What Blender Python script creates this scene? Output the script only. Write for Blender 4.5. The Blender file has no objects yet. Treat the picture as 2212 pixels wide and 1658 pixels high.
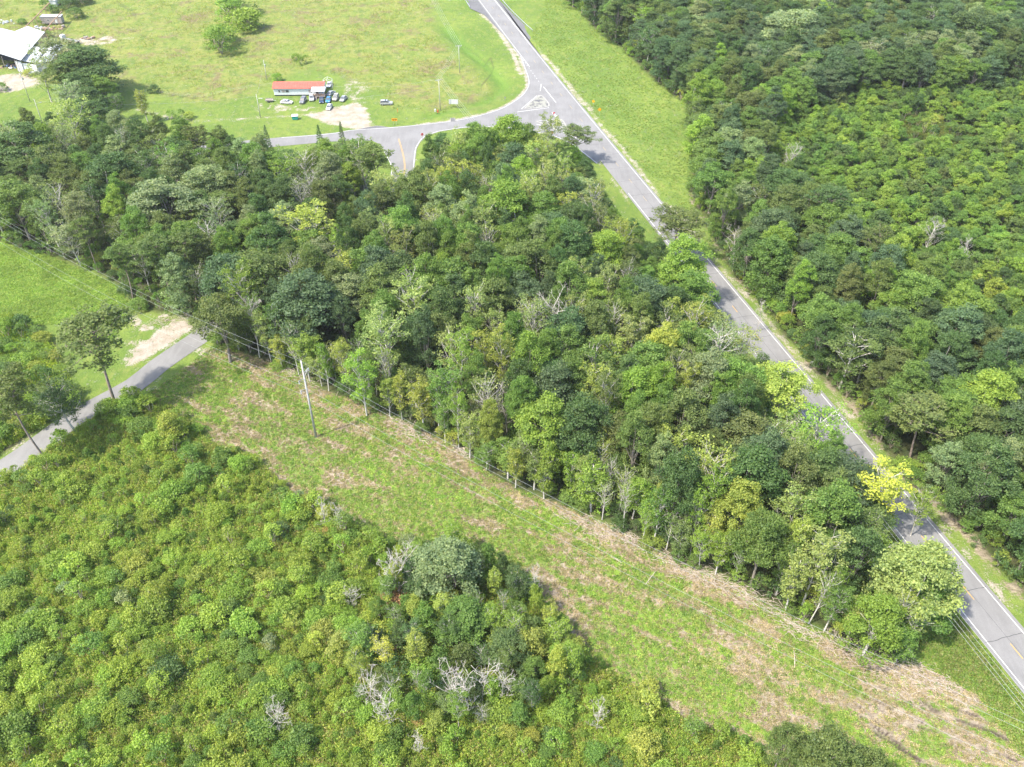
import bpy, bmesh, math, random
import numpy as np
from mathutils import Vector, Matrix

random.seed(7); rng = np.random.default_rng(11)
S = bpy.context.scene
COL = S.collection
R = math.radians

# ------------------------------------------------------------------ camera
CAM_H = 127.71; PITCH = R(39.945); FPX = 1875.3; CX, CY = 1106.0, 828.8
cam_d = bpy.data.cameras.new('camera'); cam = bpy.data.objects.new('camera', cam_d); COL.objects.link(cam)
cam.location = (0, 0, CAM_H); cam.rotation_euler = (math.pi/2 - PITCH, 0, 0)
cam_d.sensor_width = 36; cam_d.lens = 36 * FPX / 2212; cam_d.clip_end = 6000; cam_d.clip_start = 1
S.camera = cam

# ------------------------------------------------------------------ light
SUN_AZ = R(30)        # heading (from +x towards +y) the light travels to: shadows fall right and slightly away
SUN_EL = R(57)
w = bpy.data.worlds.new('World'); S.world = w; w.use_nodes = True
nt = w.node_tree; bg = nt.nodes['Background']
sky = nt.nodes.new('ShaderNodeTexSky'); sky.sky_type = 'NISHITA'; sky.sun_disc = False
sky.sun_elevation = SUN_EL
sdir = Vector((-math.cos(SUN_AZ)*math.cos(SUN_EL), -math.sin(SUN_AZ)*math.cos(SUN_EL), math.sin(SUN_EL)))
sky.sun_rotation = math.atan2(sdir.x, sdir.y)
sky.air_density = 1.2; sky.dust_density = 2.5
nt.links.new(sky.outputs[0], bg.inputs[0]); bg.inputs[1].default_value = 0.15
sd = bpy.data.lights.new('sun', 'SUN'); sd.energy = 3.1; sd.angle = R(2.0); sd.color = (1.0, 0.93, 0.80)
so = bpy.data.objects.new('sun', sd); COL.objects.link(so); so.rotation_euler = sdir.to_track_quat('Z', 'Y').to_euler()
S.view_settings.view_transform = 'Standard'; S.view_settings.look = 'None'
S.view_settings.exposure = 1.52; S.view_settings.gamma = 1; S.view_settings.use_curve_mapping = False
S.cycles.max_bounces = 6; S.cycles.transparent_max_bounces = 4; S.cycles.diffuse_bounces = 3
S.cycles.transmission_bounces = 3; S.cycles.glossy_bounces = 2

# haze: one closed box of even, thin air round everything
hm = bpy.data.materials.new('haze'); hm.use_nodes = True; hn = hm.node_tree; hn.nodes.remove(hn.nodes['Principled BSDF'])
pv = hn.nodes.new('ShaderNodeVolumePrincipled'); pv.inputs['Density'].default_value = .00008; pv.inputs['Color'].default_value = (.93,.96,1,1); pv.inputs['Anisotropy'].default_value = .2
hn.links.new(pv.outputs[0], hn.nodes['Material Output'].inputs['Volume'])
hme = bpy.data.meshes.new('haze'); hb_ = bmesh.new(); bmesh.ops.create_cube(hb_, size=1, matrix=Matrix.Translation((0,300,65)) @ Matrix.Diagonal((5800,5800,136,1))); hb_.to_mesh(hme); hb_.free(); hme.materials.append(hm)
ho = bpy.data.objects.new('haze', hme); COL.objects.link(ho); ho['kind'] = 'stuff'; ho['label'] = 'thin pale summer haze in the air'; ho['category'] = 'haze'

# ------------------------------------------------------------------ survey: picture point -> point on the ground (or on level z)
_c, _s = math.cos(PITCH), math.sin(PITCH)
def G(x, y, z=0.0):
    u = x - CX; v = y - CY
    k = (z - CAM_H) / (-_s*FPX - _c*v)
    return (u*k, (_c*FPX - _s*v)*k)
def G3(x, y, z=0.0):
    p = G(x, y, z); return Vector((p[0], p[1], z))
def proj(X, Y, Z=0.0):
    z = Y*_c - (Z-CAM_H)*_s; y = Y*_s + (Z-CAM_H)*_c
    return CX + FPX*X/z, CY - FPX*y/z
def GP(pts, z=0.0): return [G(a, b, z) for a, b in pts]

# highway axis: s metres along, w metres to the left of the axis
HO = np.array([-2.982, 405.865]); HD = np.array([math.cos(-1.31766), math.sin(-1.31766)]); HN = np.array([HD[1], -HD[0]])
def hw(s, w=0.0):
    b = -0.40186*(s/100)**2 + 0.02058*(s/100)**3
    p = HO + HD*s + HN*(b + w); return (float(p[0]), float(p[1]))
def hw_inv(X, Y):
    g = np.stack([X-HO[0], Y-HO[1]], -1); s = g@HD; b = -0.40186*(s/100)**2 + 0.02058*(s/100)**3
    return s, g@HN - b

# ------------------------------------------------------------------ helpers
def setp(o, label=None, cat=None, group=None, kind=None):
    if label: o['label'] = label
    if cat: o['category'] = cat
    if group: o['group'] = group
    if kind: o['kind'] = kind
    return o
def link(name, me, parent=None, mat=None):
    o = bpy.data.objects.new(name, me); COL.objects.link(o)
    if parent: o.parent = parent
    if mat and not me.materials: me.materials.append(mat)
    return o
def empty(name, loc=(0,0,0), rz=0, **k):
    o = bpy.data.objects.new(name, None); COL.objects.link(o); o.location = loc; o.rotation_euler = (0,0,rz)
    o.empty_display_size = .5
    return setp(o, **k)
def npmesh(name, V, F, mat=None, tint=None, smooth=False, mats=None, midx=None):
    """F: (n,k) array of equal polygons, or list of arrays"""
    Fs = F if isinstance(F, list) else [F]
    me = bpy.data.meshes.new(name); V = np.asarray(V, np.float32)
    me.vertices.add(len(V)); me.vertices.foreach_set('co', V.ravel())
    nl = sum(f.size for f in Fs); npoly = sum(len(f) for f in Fs)
    me.loops.add(nl); me.polygons.add(npoly)
    me.loops.foreach_set('vertex_index', np.concatenate([f.ravel() for f in Fs]).astype(np.int32))
    tot = np.concatenate([np.full(len(f), f.shape[1]) for f in Fs]).astype(np.int32)
    me.polygons.foreach_set('loop_start', np.concatenate([[0], np.cumsum(tot)[:-1]]).astype(np.int32))
    if smooth: me.polygons.foreach_set('use_smooth', np.ones(npoly, bool))
    for m in (mats or ([mat] if mat else [])): me.materials.append(m)
    if midx is not None: me.polygons.foreach_set('material_index', np.asarray(midx, np.int32))
    me.update(calc_edges=True)
    if tint is not None:
        a = me.attributes.new('tint', 'FLOAT', 'POINT'); a.data.foreach_set('value', np.asarray(tint, np.float32))
    return me
class MB:
    """collects boxes, bars, prisms and tubes for ONE mesh"""
    def __init__(s): s.v = []; s.f = []
    def add(s, vs, fs):
        n = len(s.v); s.v += [tuple(v) for v in vs]; s.f += [tuple(n+i for i in f) for f in fs]; return s
    def box(s, c, d, rz=0, taper=1.0):
        x, y, z = d[0]/2, d[1]/2, d[2]/2; cr, sr = math.cos(rz), math.sin(rz); vs = []
        for k, t in ((-z, 1), (z, taper)):
            for a, b in ((-x,-y),(x,-y),(x,y),(-x,y)):
                a *= t; b *= t; vs.append((c[0]+a*cr-b*sr, c[1]+a*sr+b*cr, c[2]+k))
        return s.add(vs, [(3,2,1,0),(4,5,6,7),(0,1,5,4),(1,2,6,5),(2,3,7,6),(3,0,4,7)])
    def slab(s, pts, th):
        """flat quad/polygon of 3D points with thickness th downwards"""
        n = len(pts); vs = [tuple(p) for p in pts] + [(p[0], p[1], p[2]-th) for p in pts]
        return s.add(vs, [tuple(range(n)), tuple(reversed(range(n, 2*n)))] + [(i, i+n, (i+1)%n+n, (i+1)%n) for i in range(n)])
    def bar(s, a, b, r0, r1=None, n=6):
        a = Vector(a); b = Vector(b); r1 = r0 if r1 is None else r1
        d = (b-a); L = d.length
        if L < 1e-6: return s
        d /= L; u = d.orthogonal().normalized(); q = d.cross(u); vs = []
        for p, r in ((a, r0), (b, r1)):
            for i in range(n):
                t = 2*math.pi*i/n; vs.append(p + (u*math.cos(t)+q*math.sin(t))*r)
        return s.add(vs, [(i, (i+1)%n, (i+1)%n+n, i+n) for i in range(n)] + [tuple(reversed(range(n))), tuple(range(n, 2*n))])
    def path(s, pts, rs, n=5):
        pts = [Vector(p) for p in pts]; m = len(pts); vs = []; u = None
        for i, p in enumerate(pts):
            d = (pts[min(i+1, m-1)] - pts[max(i-1, 0)]).normalized()
            if u is None: u = d.orthogonal().normalized()
            else: u = (u - d*u.dot(d)).normalized()
            q = d.cross(u)
            for k in range(n):
                t = 2*math.pi*k/n; vs.append(p + (u*math.cos(t)+q*math.sin(t))*rs[i])
        fs = [(i*n+k, i*n+(k+1)%n, (i+1)*n+(k+1)%n, (i+1)*n+k) for i in range(m-1) for k in range(n)]
        fs.append(tuple(range((m-1)*n, m*n))); return s.add(vs, fs)
    def prism(s, prof, y0, y1, axis='y'):
        """profile in x,z extruded along y"""
        n = len(prof)
        vs = [(a, y0, b) for a, b in prof] + [(a, y1, b) for a, b in prof]
        return s.add(vs, [tuple(range(n)), tuple(reversed(range(n, 2*n)))] + [(i, i+n, (i+1)%n+n, (i+1)%n) for i in range(n)])
    def me(s, name, mat=None, smooth=False):
        m = bpy.data.meshes.new(name); m.from_pydata(s.v, [], s.f)
        bm = bmesh.new(); bm.from_mesh(m); bmesh.ops.recalc_face_normals(bm, faces=bm.faces); bm.to_mesh(m); bm.free()
        if mat: m.materials.append(mat)
        if smooth: m.polygons.foreach_set('use_smooth', np.ones(len(m.polygons), bool))
        return m
    def build(s, name, mat, parent=None, smooth=False): return link(name, s.me(name, mat, smooth), parent)

# ---- numpy value noise
_T = rng.random((256, 256)).astype(np.float32)
def vnoise(x, y):
    xi = np.floor(x).astype(int); yi = np.floor(y).astype(int); fx = x-xi; fy = y-yi
    fx = fx*fx*(3-2*fx); fy = fy*fy*(3-2*fy); a = _T[xi&255, yi&255]; b = _T[(xi+1)&255, yi&255]
    c = _T[xi&255, (yi+1)&255]; d = _T[(xi+1)&255, (yi+1)&255]
    return (a*(1-fx)+b*fx)*(1-fy) + (c*(1-fx)+d*fx)*fy
def fbm(x, y, sc, octv=4, ox=0.):
    x = np.asarray(x, float)/sc + 37.3 + ox; y = np.asarray(y, float)/sc + 11.7 + ox*1.7; t = 0; a = .5; n = 0
    for _ in range(octv): t = t + a*vnoise(x, y); n += a; x = x*2.03+5.1; y = y*2.03+9.2; a *= .5
    return t/n
def inpoly(X, Y, poly):
    X = np.asarray(X, float); Y = np.asarray(Y, float); r = np.zeros(X.shape, bool); n = len(poly)
    for i in range(n):
        x0, y0 = poly[i]; x1, y1 = poly[(i+1)%n]
        if y0 == y1: continue
        c = (y0 > Y) != (y1 > Y); r ^= c & (X < (x1-x0)*(Y-y0)/(y1-y0)+x0)
    return r
def dseg(X, Y, pts, closed=False):
    D = np.full(np.shape(X), 1e9); n = len(pts)
    for i in range(n if closed else n-1):
        x0, y0 = pts[i]; x1, y1 = pts[(i+1)%n]; dx, dy = x1-x0, y1-y0; L = dx*dx+dy*dy+1e-9
        t = np.clip(((X-x0)*dx+(Y-y0)*dy)/L, 0, 1); D = np.minimum(D, np.hypot(X-x0-t*dx, Y-y0-t*dy))
    return D
def sdf(X, Y, poly):       # negative inside
    d = dseg(X, Y, poly, True); return np.where(inpoly(X, Y, poly), -d, d)
def sstep(a, b, x): t = np.clip((x-a)/(b-a), 0, 1); return t*t*(3-2*t)
def mask(X, Y, poly, soft=2.0, wob=3.0, sc=8, ox=0.):
    d = sdf(X, Y, poly) + (fbm(X, Y, sc, 3, ox)-.5)*2*wob; return 1-sstep(-soft, soft, d)
def smooth_path(pts, step=3.0):
    pts = [np.array(p, float) for p in pts]; P = [2*pts[0]-pts[1]] + pts + [2*pts[-1]-pts[-2]]; out = []
    for i in range(1, len(P)-2):
        n = max(2, int(np.linalg.norm(P[i+1]-P[i])/step))
        for k in range(n):
            t = k/n; a, b, c, d = P[i-1:i+3]
            out.append(.5*((2*b)+(c-a)*t+(2*a-5*b+4*c-d)*t*t+(3*b-a-3*c+d)*t**3))
    out.append(pts[-1]); return [tuple(map(float, p)) for p in out]

# ------------------------------------------------------------------ materials
class NB:
    def __init__(s, name):
        s.m = bpy.data.materials.new(name); s.m.use_nodes = True; s.t = s.m.node_tree; s.n = s.t.nodes; s.l = s.t.links
        s.out = s.n['Material Output']; s.b = s.n['Principled BSDF']; s.b.inputs['Roughness'].default_value = .85
        s.b.inputs['Specular IOR Level'].default_value = .25
    def node(s, typ, **k):
        n = s.n.new('ShaderNode'+typ)
        for a, v in k.items(): setattr(n, a, v)
        return n
    def val(s, sock, v):
        if isinstance(v, bpy.types.NodeSocket): s.l.new(v, sock)
        elif isinstance(v, (tuple, list)) and sock.type == 'RGBA': sock.default_value = (*v[:3], 1)
        else: sock.default_value = v
    def mix(s, f, a, b, mode='MIX'):
        n = s.node('Mix', data_type='RGBA', blend_type=mode); s.val(n.inputs[0], f); s.val(n.inputs[6], a); s.val(n.inputs[7], b); return n.outputs[2]
    def math(s, op, a, b=0.0, c=None):
        n = s.node('Math', operation=op); s.val(n.inputs[0], a); s.val(n.inputs[1], b)
        if c is not None: s.val(n.inputs[2], c)
        return n.outputs[0]
    def ramp(s, x, a, b, lo=0., hi=1.):
        n = s.node('MapRange', interpolation_type='SMOOTHSTEP'); s.val(n.inputs[0], x)
        for i, v in enumerate((a, b, lo, hi)): n.inputs[1+i].default_value = v
        return n.outputs[0]
    def pos(s): return s.node('NewGeometry').outputs['Position']
    def objc(s): return s.node('TexCoord').outputs['Object']
    def mapv(s, v, sc=(1,1,1), rz=0.):
        n = s.node('Mapping'); s.l.new(v, n.inputs[0]); n.inputs['Scale'].default_value = sc; n.inputs['Rotation'].default_value = (0,0,rz); return n.outputs[0]
    def noise(s, v, sc, det=4, rough=.55, dist=0.):
        n = s.node('TexNoise'); s.l.new(v, n.inputs['Vector']); n.inputs['Scale'].default_value = sc
        n.inputs['Detail'].default_value = det; n.inputs['Roughness'].default_value = rough; n.inputs['Distortion'].default_value = dist; return n.outputs[0]
    def attr(s, name, typ='GEOMETRY'): return s.node('Attribute', attribute_name=name, attribute_type=typ)
    def bump(s, h, st=.5, d=.1):
        n = s.node('Bump'); n.inputs['Strength'].default_value = st; n.inputs['Distance'].default_value = d
        s.l.new(h, n.inputs['Height']); s.l.new(n.outputs[0], s.b.inputs['Normal'])
def simple(name, col, rough=.7, var=.12, sc=3., metal=0., spec=.3):
    b = NB(name); v = b.objc(); n = b.noise(v, sc, 5, .6)
    dark = tuple(c*(1-var*1.6) for c in col); lite = tuple(min(1, c*(1+var)) for c in col)
    b.l.new(b.mix(b.ramp(n, .3, .7), dark, lite), b.b.inputs['Base Color'])
    b.b.inputs['Roughness'].default_value = rough; b.b.inputs['Metallic'].default_value = metal; b.b.inputs['Specular IOR Level'].default_value = spec
    return b.m
def leafmat(name, inst=False, trans=.45):
    b = NB(name)
    if inst: c = b.attr('icol', 'INSTANCER').outputs['Color']
    else: c = b.node('ObjectInfo').outputs['Color']
    t = b.attr('tint').outputs['Fac']
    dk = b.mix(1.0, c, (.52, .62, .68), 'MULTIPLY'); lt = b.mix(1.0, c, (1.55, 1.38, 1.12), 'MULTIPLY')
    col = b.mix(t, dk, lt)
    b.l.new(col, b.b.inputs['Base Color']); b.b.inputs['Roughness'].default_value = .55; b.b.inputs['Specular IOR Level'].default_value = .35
    tr = b.node('BsdfTranslucent'); b.l.new(b.mix(1.0, col, (1.1, 1.25, .55), 'MULTIPLY'), tr.inputs[0])
    mx = b.node('MixShader'); mx.inputs[0].default_value = trans; b.l.new(b.b.outputs[0], mx.inputs[1]); b.l.new(tr.outputs[0], mx.inputs[2])
    b.l.new(mx.outputs[0], b.out.inputs[0]); return b.m
M_LEAF = leafmat('foliage'); M_LEAFI = leafmat('foliage_mass', True)
def barkmat(name, a, b_):
    b = NB(name); v = b.mapv(b.objc(), (2, 2, .5)); n = b.noise(v, 3., 6, .65)
    b.l.new(b.mix(b.ramp(n, .3, .7), a, b_), b.b.inputs['Base Color']); b.bump(n, .6, .05); return b.m
M_BARK = barkmat('bark', (.12,.10,.085), (.30,.27,.24)); M_PALE = barkmat('pale_bark', (.30,.28,.25), (.62,.59,.55))
M_DEADW = barkmat('dead_wood', (.30,.27,.24), (.56,.53,.49)); M_PINEB = barkmat('pine_bark', (.16,.12,.10), (.34,.28,.25))
M_POLE = barkmat('pole_wood', (.30,.29,.28), (.50,.49,.48)); M_TWIG = barkmat('brush_wood', (.26,.21,.17), (.55,.47,.40))
def asphalt(name, base, lines=True):
    b = NB(name); p = b.pos()
    n1 = b.noise(p, .12, 5, .6); n2 = b.noise(p, 9., 3, .7); n3 = b.noise(b.mapv(p, (1,.12,1), R(14.5)), .9, 4, .6)
    c = b.mix(b.ramp(n1, .35, .65), tuple(x*.88 for x in base), tuple(x*1.1 for x in base))
    c = b.mix(b.math('MULTIPLY', b.ramp(n3, .4, .7), .45), c, tuple(x*1.25 for x in base))
    c = b.mix(b.math('MULTIPLY', b.ramp(n2, .35, .7), .5), c, tuple(x*.72 for x in base))
    b.l.new(c, b.b.inputs['Base Color']); b.b.inputs['Roughness'].default_value = .9; b.bump(n2, .3, .02); return b.m
M_ASPH = asphalt('asphalt', (.185,.183,.184)); M_ASPH2 = asphalt('asphalt_lane', (.185,.182,.178)); M_ASPHD = asphalt('asphalt_shoulder', (.125,.125,.13))
def paint(name, col, wear=.35):
    b = NB(name); p = b.pos(); n = b.noise(p, 2.2, 6, .75)
    b.l.new(b.mix(b.math('MULTIPLY', b.ramp(n, .48, .72), wear*1.6), col, (.18,.18,.18)), b.b.inputs['Base Color']); b.b.inputs['Roughness'].default_value = .6; return b.m
M_WHITE = paint('white_road_paint', (.50,.50,.495)); M_YEL = paint('yellow_road_paint', (.50,.29,.06), .5)
M_YELW = paint('worn_yellow_road_paint', (.32,.24,.13), .6)
M_CRACK = simple('tar_crack', (.045,.045,.048), .9)
M_CONC = simple('concrete', (.27,.265,.25), .9, .15, 1.2)

# ------------------------------------------------------------------ regions of the ground (world polygons)
EDGE_C = [(462,748),(500,752),(560,777),(620,802),(700,843),(775,868),(850,905),(960,955),(1060,1025),(1130,1062),(1220,1093),(1320,1135),(1420,1187),(1500,1226),(1600,1270),(1700,1325),(1790,1378),(1870,1415),(1940,1432)]
WOOD_C = GP(EDGE_C) + [G(1990,1385)] + [hw(s, 13) for s in range(312, 235, -15)] + [hw(s, 14.5) for s in range(230, 140, -12)] + GP([(1170,378),(1120,372),(1060,385),(1000,392),(950,405),(925,430),(905,480),(860,500),(740,560),(600,635),(480,712)])
WOOD_W = GP([(440,688),(390,682),(300,668),(268,628),(235,600),(150,562),(80,547),(0,518),(-120,490),(-160,380),(0,352),(100,335),(200,330),(300,350),(420,372),(540,385),(660,388),(760,382),(800,400),(815,440),(790,470),(680,530),(560,600)])
EDGE_E = [(1195,-40),(1225,5),(1290,62),(1380,140),(1440,195),(1485,228),(1500,260),(1492,300),(1505,350),(1490,400),(1505,445),(1535,505),(1585,590),(1640,640),(1700,728),(1755,792),(1830,862),(1900,955),(1965,1038),(2040,1105),(2120,1190),(2190,1262),(2300,1360)]
WOOD_E = GP(EDGE_E) + [(175,80),(290,200),(330,480),(150,560),(40,520)]
YOUNG_E = GP([(1640,330),(1720,270),(1860,220),(2050,230),(2290,180),(2290,800),(2120,760),(1960,640),(1840,560),(1740,480),(1640,420)])
GLADE_E = GP([(1900,270),(1960,255),(2080,280),(2120,330),(2040,345),(1940,325)])
SHRUB = GP([(-60,1085),(0,1050),(60,1008),(175,925),(275,862),(320,858),(372,882),(420,930),(470,968),(540,985),(600,1040),(650,1088),(700,1100),(760,1135),(850,1175),(920,1190),(1010,1215),(1100,1255),(1180,1310),(1235,1395),(1300,1445),(1400,1502),(1480,1560),(1600,1600),(1660,1640),(1720,1740),(1400,1800),(0,1800),(-160,1500)])
CLEAR = GP([(455,752),(340,838),(300,862),(-40,1100),(-40,1800),(2300,1800),(2300,1640),(2120,1500),(2010,1440),(1940,1432)]) + GP(EDGE_C[::-1])
THICK_W = GP([(-60,690),(0,700),(60,712),(120,760),(150,830),(170,868),(60,940),(0,978),(-80,1030)])
ROW_DIR = np.array(G(1870,1410)) - np.array(G(775,865)); ROW_DIR /= np.linalg.norm(ROW_DIR); ROW_A = math.atan2(ROW_DIR[1], ROW_DIR[0])
JUNC_N = [(1112,104),(1123,122),(1133,150),(1140,170),(1140,186),(1131,201),(1118,213),(1098,226),(1076,237),(1033,250),(978,261),(903,270),(835,276),(758,281),(725,287),(675,292),(608,297),(520,305),(430,316),(300,338)]
JUNC_S = [(300,356),(430,336),(520,324),(608,316),(675,310),(703,307),(758,304),(803,304),(820,312),(830,325),(840,342),(848,362),(845,392)]
JUNC_R = [(893,392),(895,370),(897,345),(900,322),(908,307),(920,295),(948,285),(978,280),(1008,276),(1056,275),(1110,278),(1158,287),(1196,295),(1231,310),(1258,330),(1288,354)]
LANE = smooth_path(GP([(872,330),(872,360),(868,395),(845,440),(770,505),(640,590),(540,650),(452,714),(342,790),(290,832),(166,901),(60,978),(0,1018),(-90,1080),(-220,1170)]), 4)
GRAVEL_LOT = GP([(690,243),(720,232),(765,222),(793,236),(803,262),(802,272),(836,277),(762,281),(740,272),(705,264),(662,250)])
TRACK = GP([(298,236),(330,246),(380,256),(440,259),(520,258),(600,252),(680,247)])
print('ROW', math.degrees(ROW_A))

# ------------------------------------------------------------------ ground sheet
def axis(lo, hi, stepf, ext):
    a = [lo]
    while a[-1] < hi: a.append(a[-1] + stepf(a[-1]))
    left = [lo - e for e in ext[::-1]]; right = [a[-1] + e for e in ext]; return np.array(left + a + right)
ext = [3, 8, 18, 40, 90, 200, 450, 1000, 2200]
ys = axis(52, 470, lambda v: .3 + max(0, v-62)*.0040, ext); xs = axis(-262, 262, lambda v: .42 if -95 < v < 100 else .85, ext)
GX, GY = np.meshgrid(xs, ys); X = GX.ravel(); Y = GY.ravel()
far = (np.abs(X) > 300) | (Y > 520) | (Y < 30)
s_h, w_h = hw_inv(X, Y)
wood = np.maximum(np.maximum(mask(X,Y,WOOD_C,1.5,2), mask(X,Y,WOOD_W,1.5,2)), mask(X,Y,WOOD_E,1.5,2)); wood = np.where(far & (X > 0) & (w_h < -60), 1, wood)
shrub = np.maximum(mask(X,Y,SHRUB,1.0,1.5,5), mask(X,Y,THICK_W,1.5,2,5))
clear = mask(X,Y,CLEAR,1.0,1.0) * (1-shrub)
# along/across the cleared strip, for streaky litter
U = X*ROW_DIR[0]+Y*ROW_DIR[1]; V = -X*ROW_DIR[1]+Y*ROW_DIR[0]
def litter_field(X, Y):
    U = X*ROW_DIR[0]+Y*ROW_DIR[1]; V = -X*ROW_DIR[1]+Y*ROW_DIR[0]
    n = fbm(U/3.0, V, 1.9, 5, 3.)*.72 + fbm(X, Y, 14, 3, 8.)*.28
    edge = np.exp(-(np.maximum(0, dseg(X, Y, GP(EDGE_C))-.5)/3.6)**2)
    br = np.clip(1-np.hypot((X-66)/30, (Y-72)/17), 0, 1); tl = np.clip(1-np.hypot((X+58)/24, (Y-146)/16), 0, 1)
    mid = np.clip(1-np.hypot((X-12)/26, (Y-96)/14), 0, 1)
    return n + .12*edge + .16*br + .11*tl + .05*mid
LF = litter_field(X, Y); litter = sstep(.45, .70, LF) * clear
lush = clear * sstep(.5, .62, fbm(U/6, V, 3.0, 4, 19.)) * (1-litter)*.8
# bright green strip beside the wood edge
lush = np.maximum(lush, np.exp(-(dseg(X,Y,GP([(870,960),(960,985),(1060,1030),(1130,1080),(1300,1165),(1480,1260)]))/1.6)**2)*clear*.9)
bare = np.zeros_like(X)
def mx(m): 
    global bare; bare = np.maximum(bare, m)
mx(mask(X,Y,GRAVEL_LOT,1.6,1.6,5)); mx(.8*np.exp(-((dseg(X,Y,TRACK)+fbm(X,Y,5,3)*1.2)/1.3)**2))
mx(mask(X,Y,GP([(268,778),(295,742),(335,718),(395,696),(418,706),(392,732),(345,758),(315,780),(275,790)]),1.5,2.0,6)*1.0)
mx(mask(X,Y,GP([(428,770),(440,752),(468,745),(462,762)]),.8,1,3)*.7)
mx(.75*mask(X,Y,GP([(255,690),(300,672),(400,690),(430,700),(360,730),(310,735),(270,720)]),2,5,5,4.)*sstep(.42,.62,fbm(X,Y,3,4,9.)))
mx(mask(X,Y,GP([(0,160),(60,162),(80,182),(40,196),(0,200),(-60,190)]),2,3,6)); mx(mask(X,Y,GP([(-20,1560),(25,1570),(30,1600),(10,1640),(-20,1650)]),1,1.5,3)*.9)
mx(.55*mask(X,Y,GP([(745,165),(770,170),(800,200),(790,225),(760,215),(735,190)]),3,6,5,2.)*sstep(.40,.6,fbm(X,Y,2.5,4,6.)))
mx(.8*mask(X,Y,GP([(150,85),(210,78),(290,85),(250,95),(170,98)]),1.5,2.5,4)*sstep(.35,.6,fbm(X,Y,4,4,2.)))
mx(.55*mask(X,Y,GP([(560,222),(640,228),(690,236),(660,250),(560,240)]),2,4,5,2.)*sstep(.45,.6,fbm(X,Y,2.5,4,1.)))
# gravelly highway shoulders (right side all along; left side beyond the junction)
sh = np.exp(-((w_h + 5.7 + (fbm(X,Y,6,3,2.)-.5)*3)/1.15)**2); sh *= sstep(.30,.55,fbm(X,Y,9,4,5.)) + np.where((s_h < 140) & (s_h > 40), .9, 0)
sh = np.where((s_h > 25), sh, 0); mx(np.clip(sh,0,1)*.6)
JN = GP(JUNC_N[:12]); mx(.75*np.exp(-(np.maximum(0, dseg(X,Y,JN)-.4)/.75)**2)); mx(.8*np.exp(-(dseg(X,Y,GP([(1040,30),(1065,52),(1090,85),(1108,115),(1117,140),(1126,160)]))/1.3)**2))
mx(.6*np.exp(-(dseg(X,Y,[hw(s,5.2) for s in range(118,190,8)])/.8)**2)*sstep(.4,.6,fbm(X,Y,5,3,5.)))
dl = dseg(X, Y, LANE); mx(.45*np.exp(-((dl-3.6)/.6)**2)*sstep(.45,.6,fbm(X,Y,3,3,5.)))
# dry brown verge by the east wood
brown = np.exp(-((dseg(X,Y,GP(EDGE_E[9:]))+ (fbm(X,Y,5,3)-.5)*3)/2.0)**2)*.8*sstep(.35,.6,fbm(X,Y,6,4,1.)); brown *= (w_h < 0)
litter = np.maximum(litter, brown)
MEADOW = GP([(-100,-60),(915,-60),(935,60),(985,120),(1045,160),(1075,215),(1010,235),(930,245),(850,240),(830,205),(750,165),(640,150),(520,215),(430,220),(300,190),(240,200),(100,180),(-100,120)])
meadow = mask(X,Y,MEADOW,4,6,14); meadow = np.where(far & (Y > 400) & (X < -10), 1, meadow)
ruts = np.zeros_like(X)
RUTS = (([(1890,1580),(1960,1625),(2030,1665),(2100,1710)],.26), ([(1990,1515),(2060,1552),(2140,1580),(2215,1620)],.30), ([(1960,1560),(2060,1595),(2160,1630),(2240,1665)],.22), ([(1840,1498),(1900,1530),(1985,1580)],.16), ([(2060,1530),(2090,1540),(2150,1560)],.24), ([(1815,1515),(1880,1560),(1990,1640),(2050,1690)],.16), ([(1760,1440),(1850,1490),(1960,1545),(2080,1600)],.12), ([(1790,1470),(1860,1525),(1940,1600),(2000,1665)],.14), ([(1900,1480),(2000,1530),(2120,1575),(2230,1625)],.14))
for pl, rw in RUTS:
    ruts = np.maximum(ruts, np.exp(-((dseg(X,Y,GP(pl))+(fbm(X,Y,2,3)-.4)*.35)/rw)**2)*sstep(.36,.5,fbm(X,Y,3,3,4.)))
for pl, rw in (([(1045,140),(1060,125),(1066,145),(1052,170),(1040,185)],.35), ([(1062,150),(1046,130),(1015,105),(1000,95)],.3), ([(225,58),(270,62),(300,72),(330,90)],.4), ([(255,5),(285,25),(295,45)],.4), ([(350,203),(420,212),(460,206),(530,192)],.3)):
    ruts = np.maximum(ruts, .6*np.exp(-(dseg(X,Y,GP(pl))/rw)**2))
Z = (fbm(X,Y,22,3)-.5)*.9 + (fbm(X,Y,3.0,3,4.)-.5)*.22*np.maximum(clear, shrub)
ditch = np.exp(-((dseg(X,Y,GP([(960,60),(1010,110),(1060,150),(1085,185),(1060,212),(1000,232),(930,247)]))-0)/3.)**2)*.9
Z -= ditch
flat = np.minimum.reduce([np.abs(w_h)-4.6, dl-4.0, sdf(X,Y,GP(JUNC_N+JUNC_S[::1]+JUNC_R)+[hw(300,0),hw(60,0)]), sdf(X,Y,GP([(590,215),(720,215),(720,175),(590,180)]))-1])
Z = Z * sstep(0.2, 4., flat) - .03*(1-sstep(0,.6,flat)) - .25*ruts*clear
Z = np.where(far, 0, Z)
HT = Z.reshape(GX.shape)
def zat(x, y):
    i = np.clip(np.searchsorted(ys, y)-1, 0, len(ys)-2); j = np.clip(np.searchsorted(xs, x)-1, 0, len(xs)-2)
    return HT[i, j]
ny, nx = GX.shape; idx = np.arange(ny*nx).reshape(ny, nx)
F = np.stack([idx[:-1,:-1].ravel(), idx[:-1,1:].ravel(), idx[1:,1:].ravel(), idx[1:,:-1].ravel()], -1)
gm = npmesh('ground', np.stack([X, Y, Z], -1), F, smooth=True)
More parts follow.
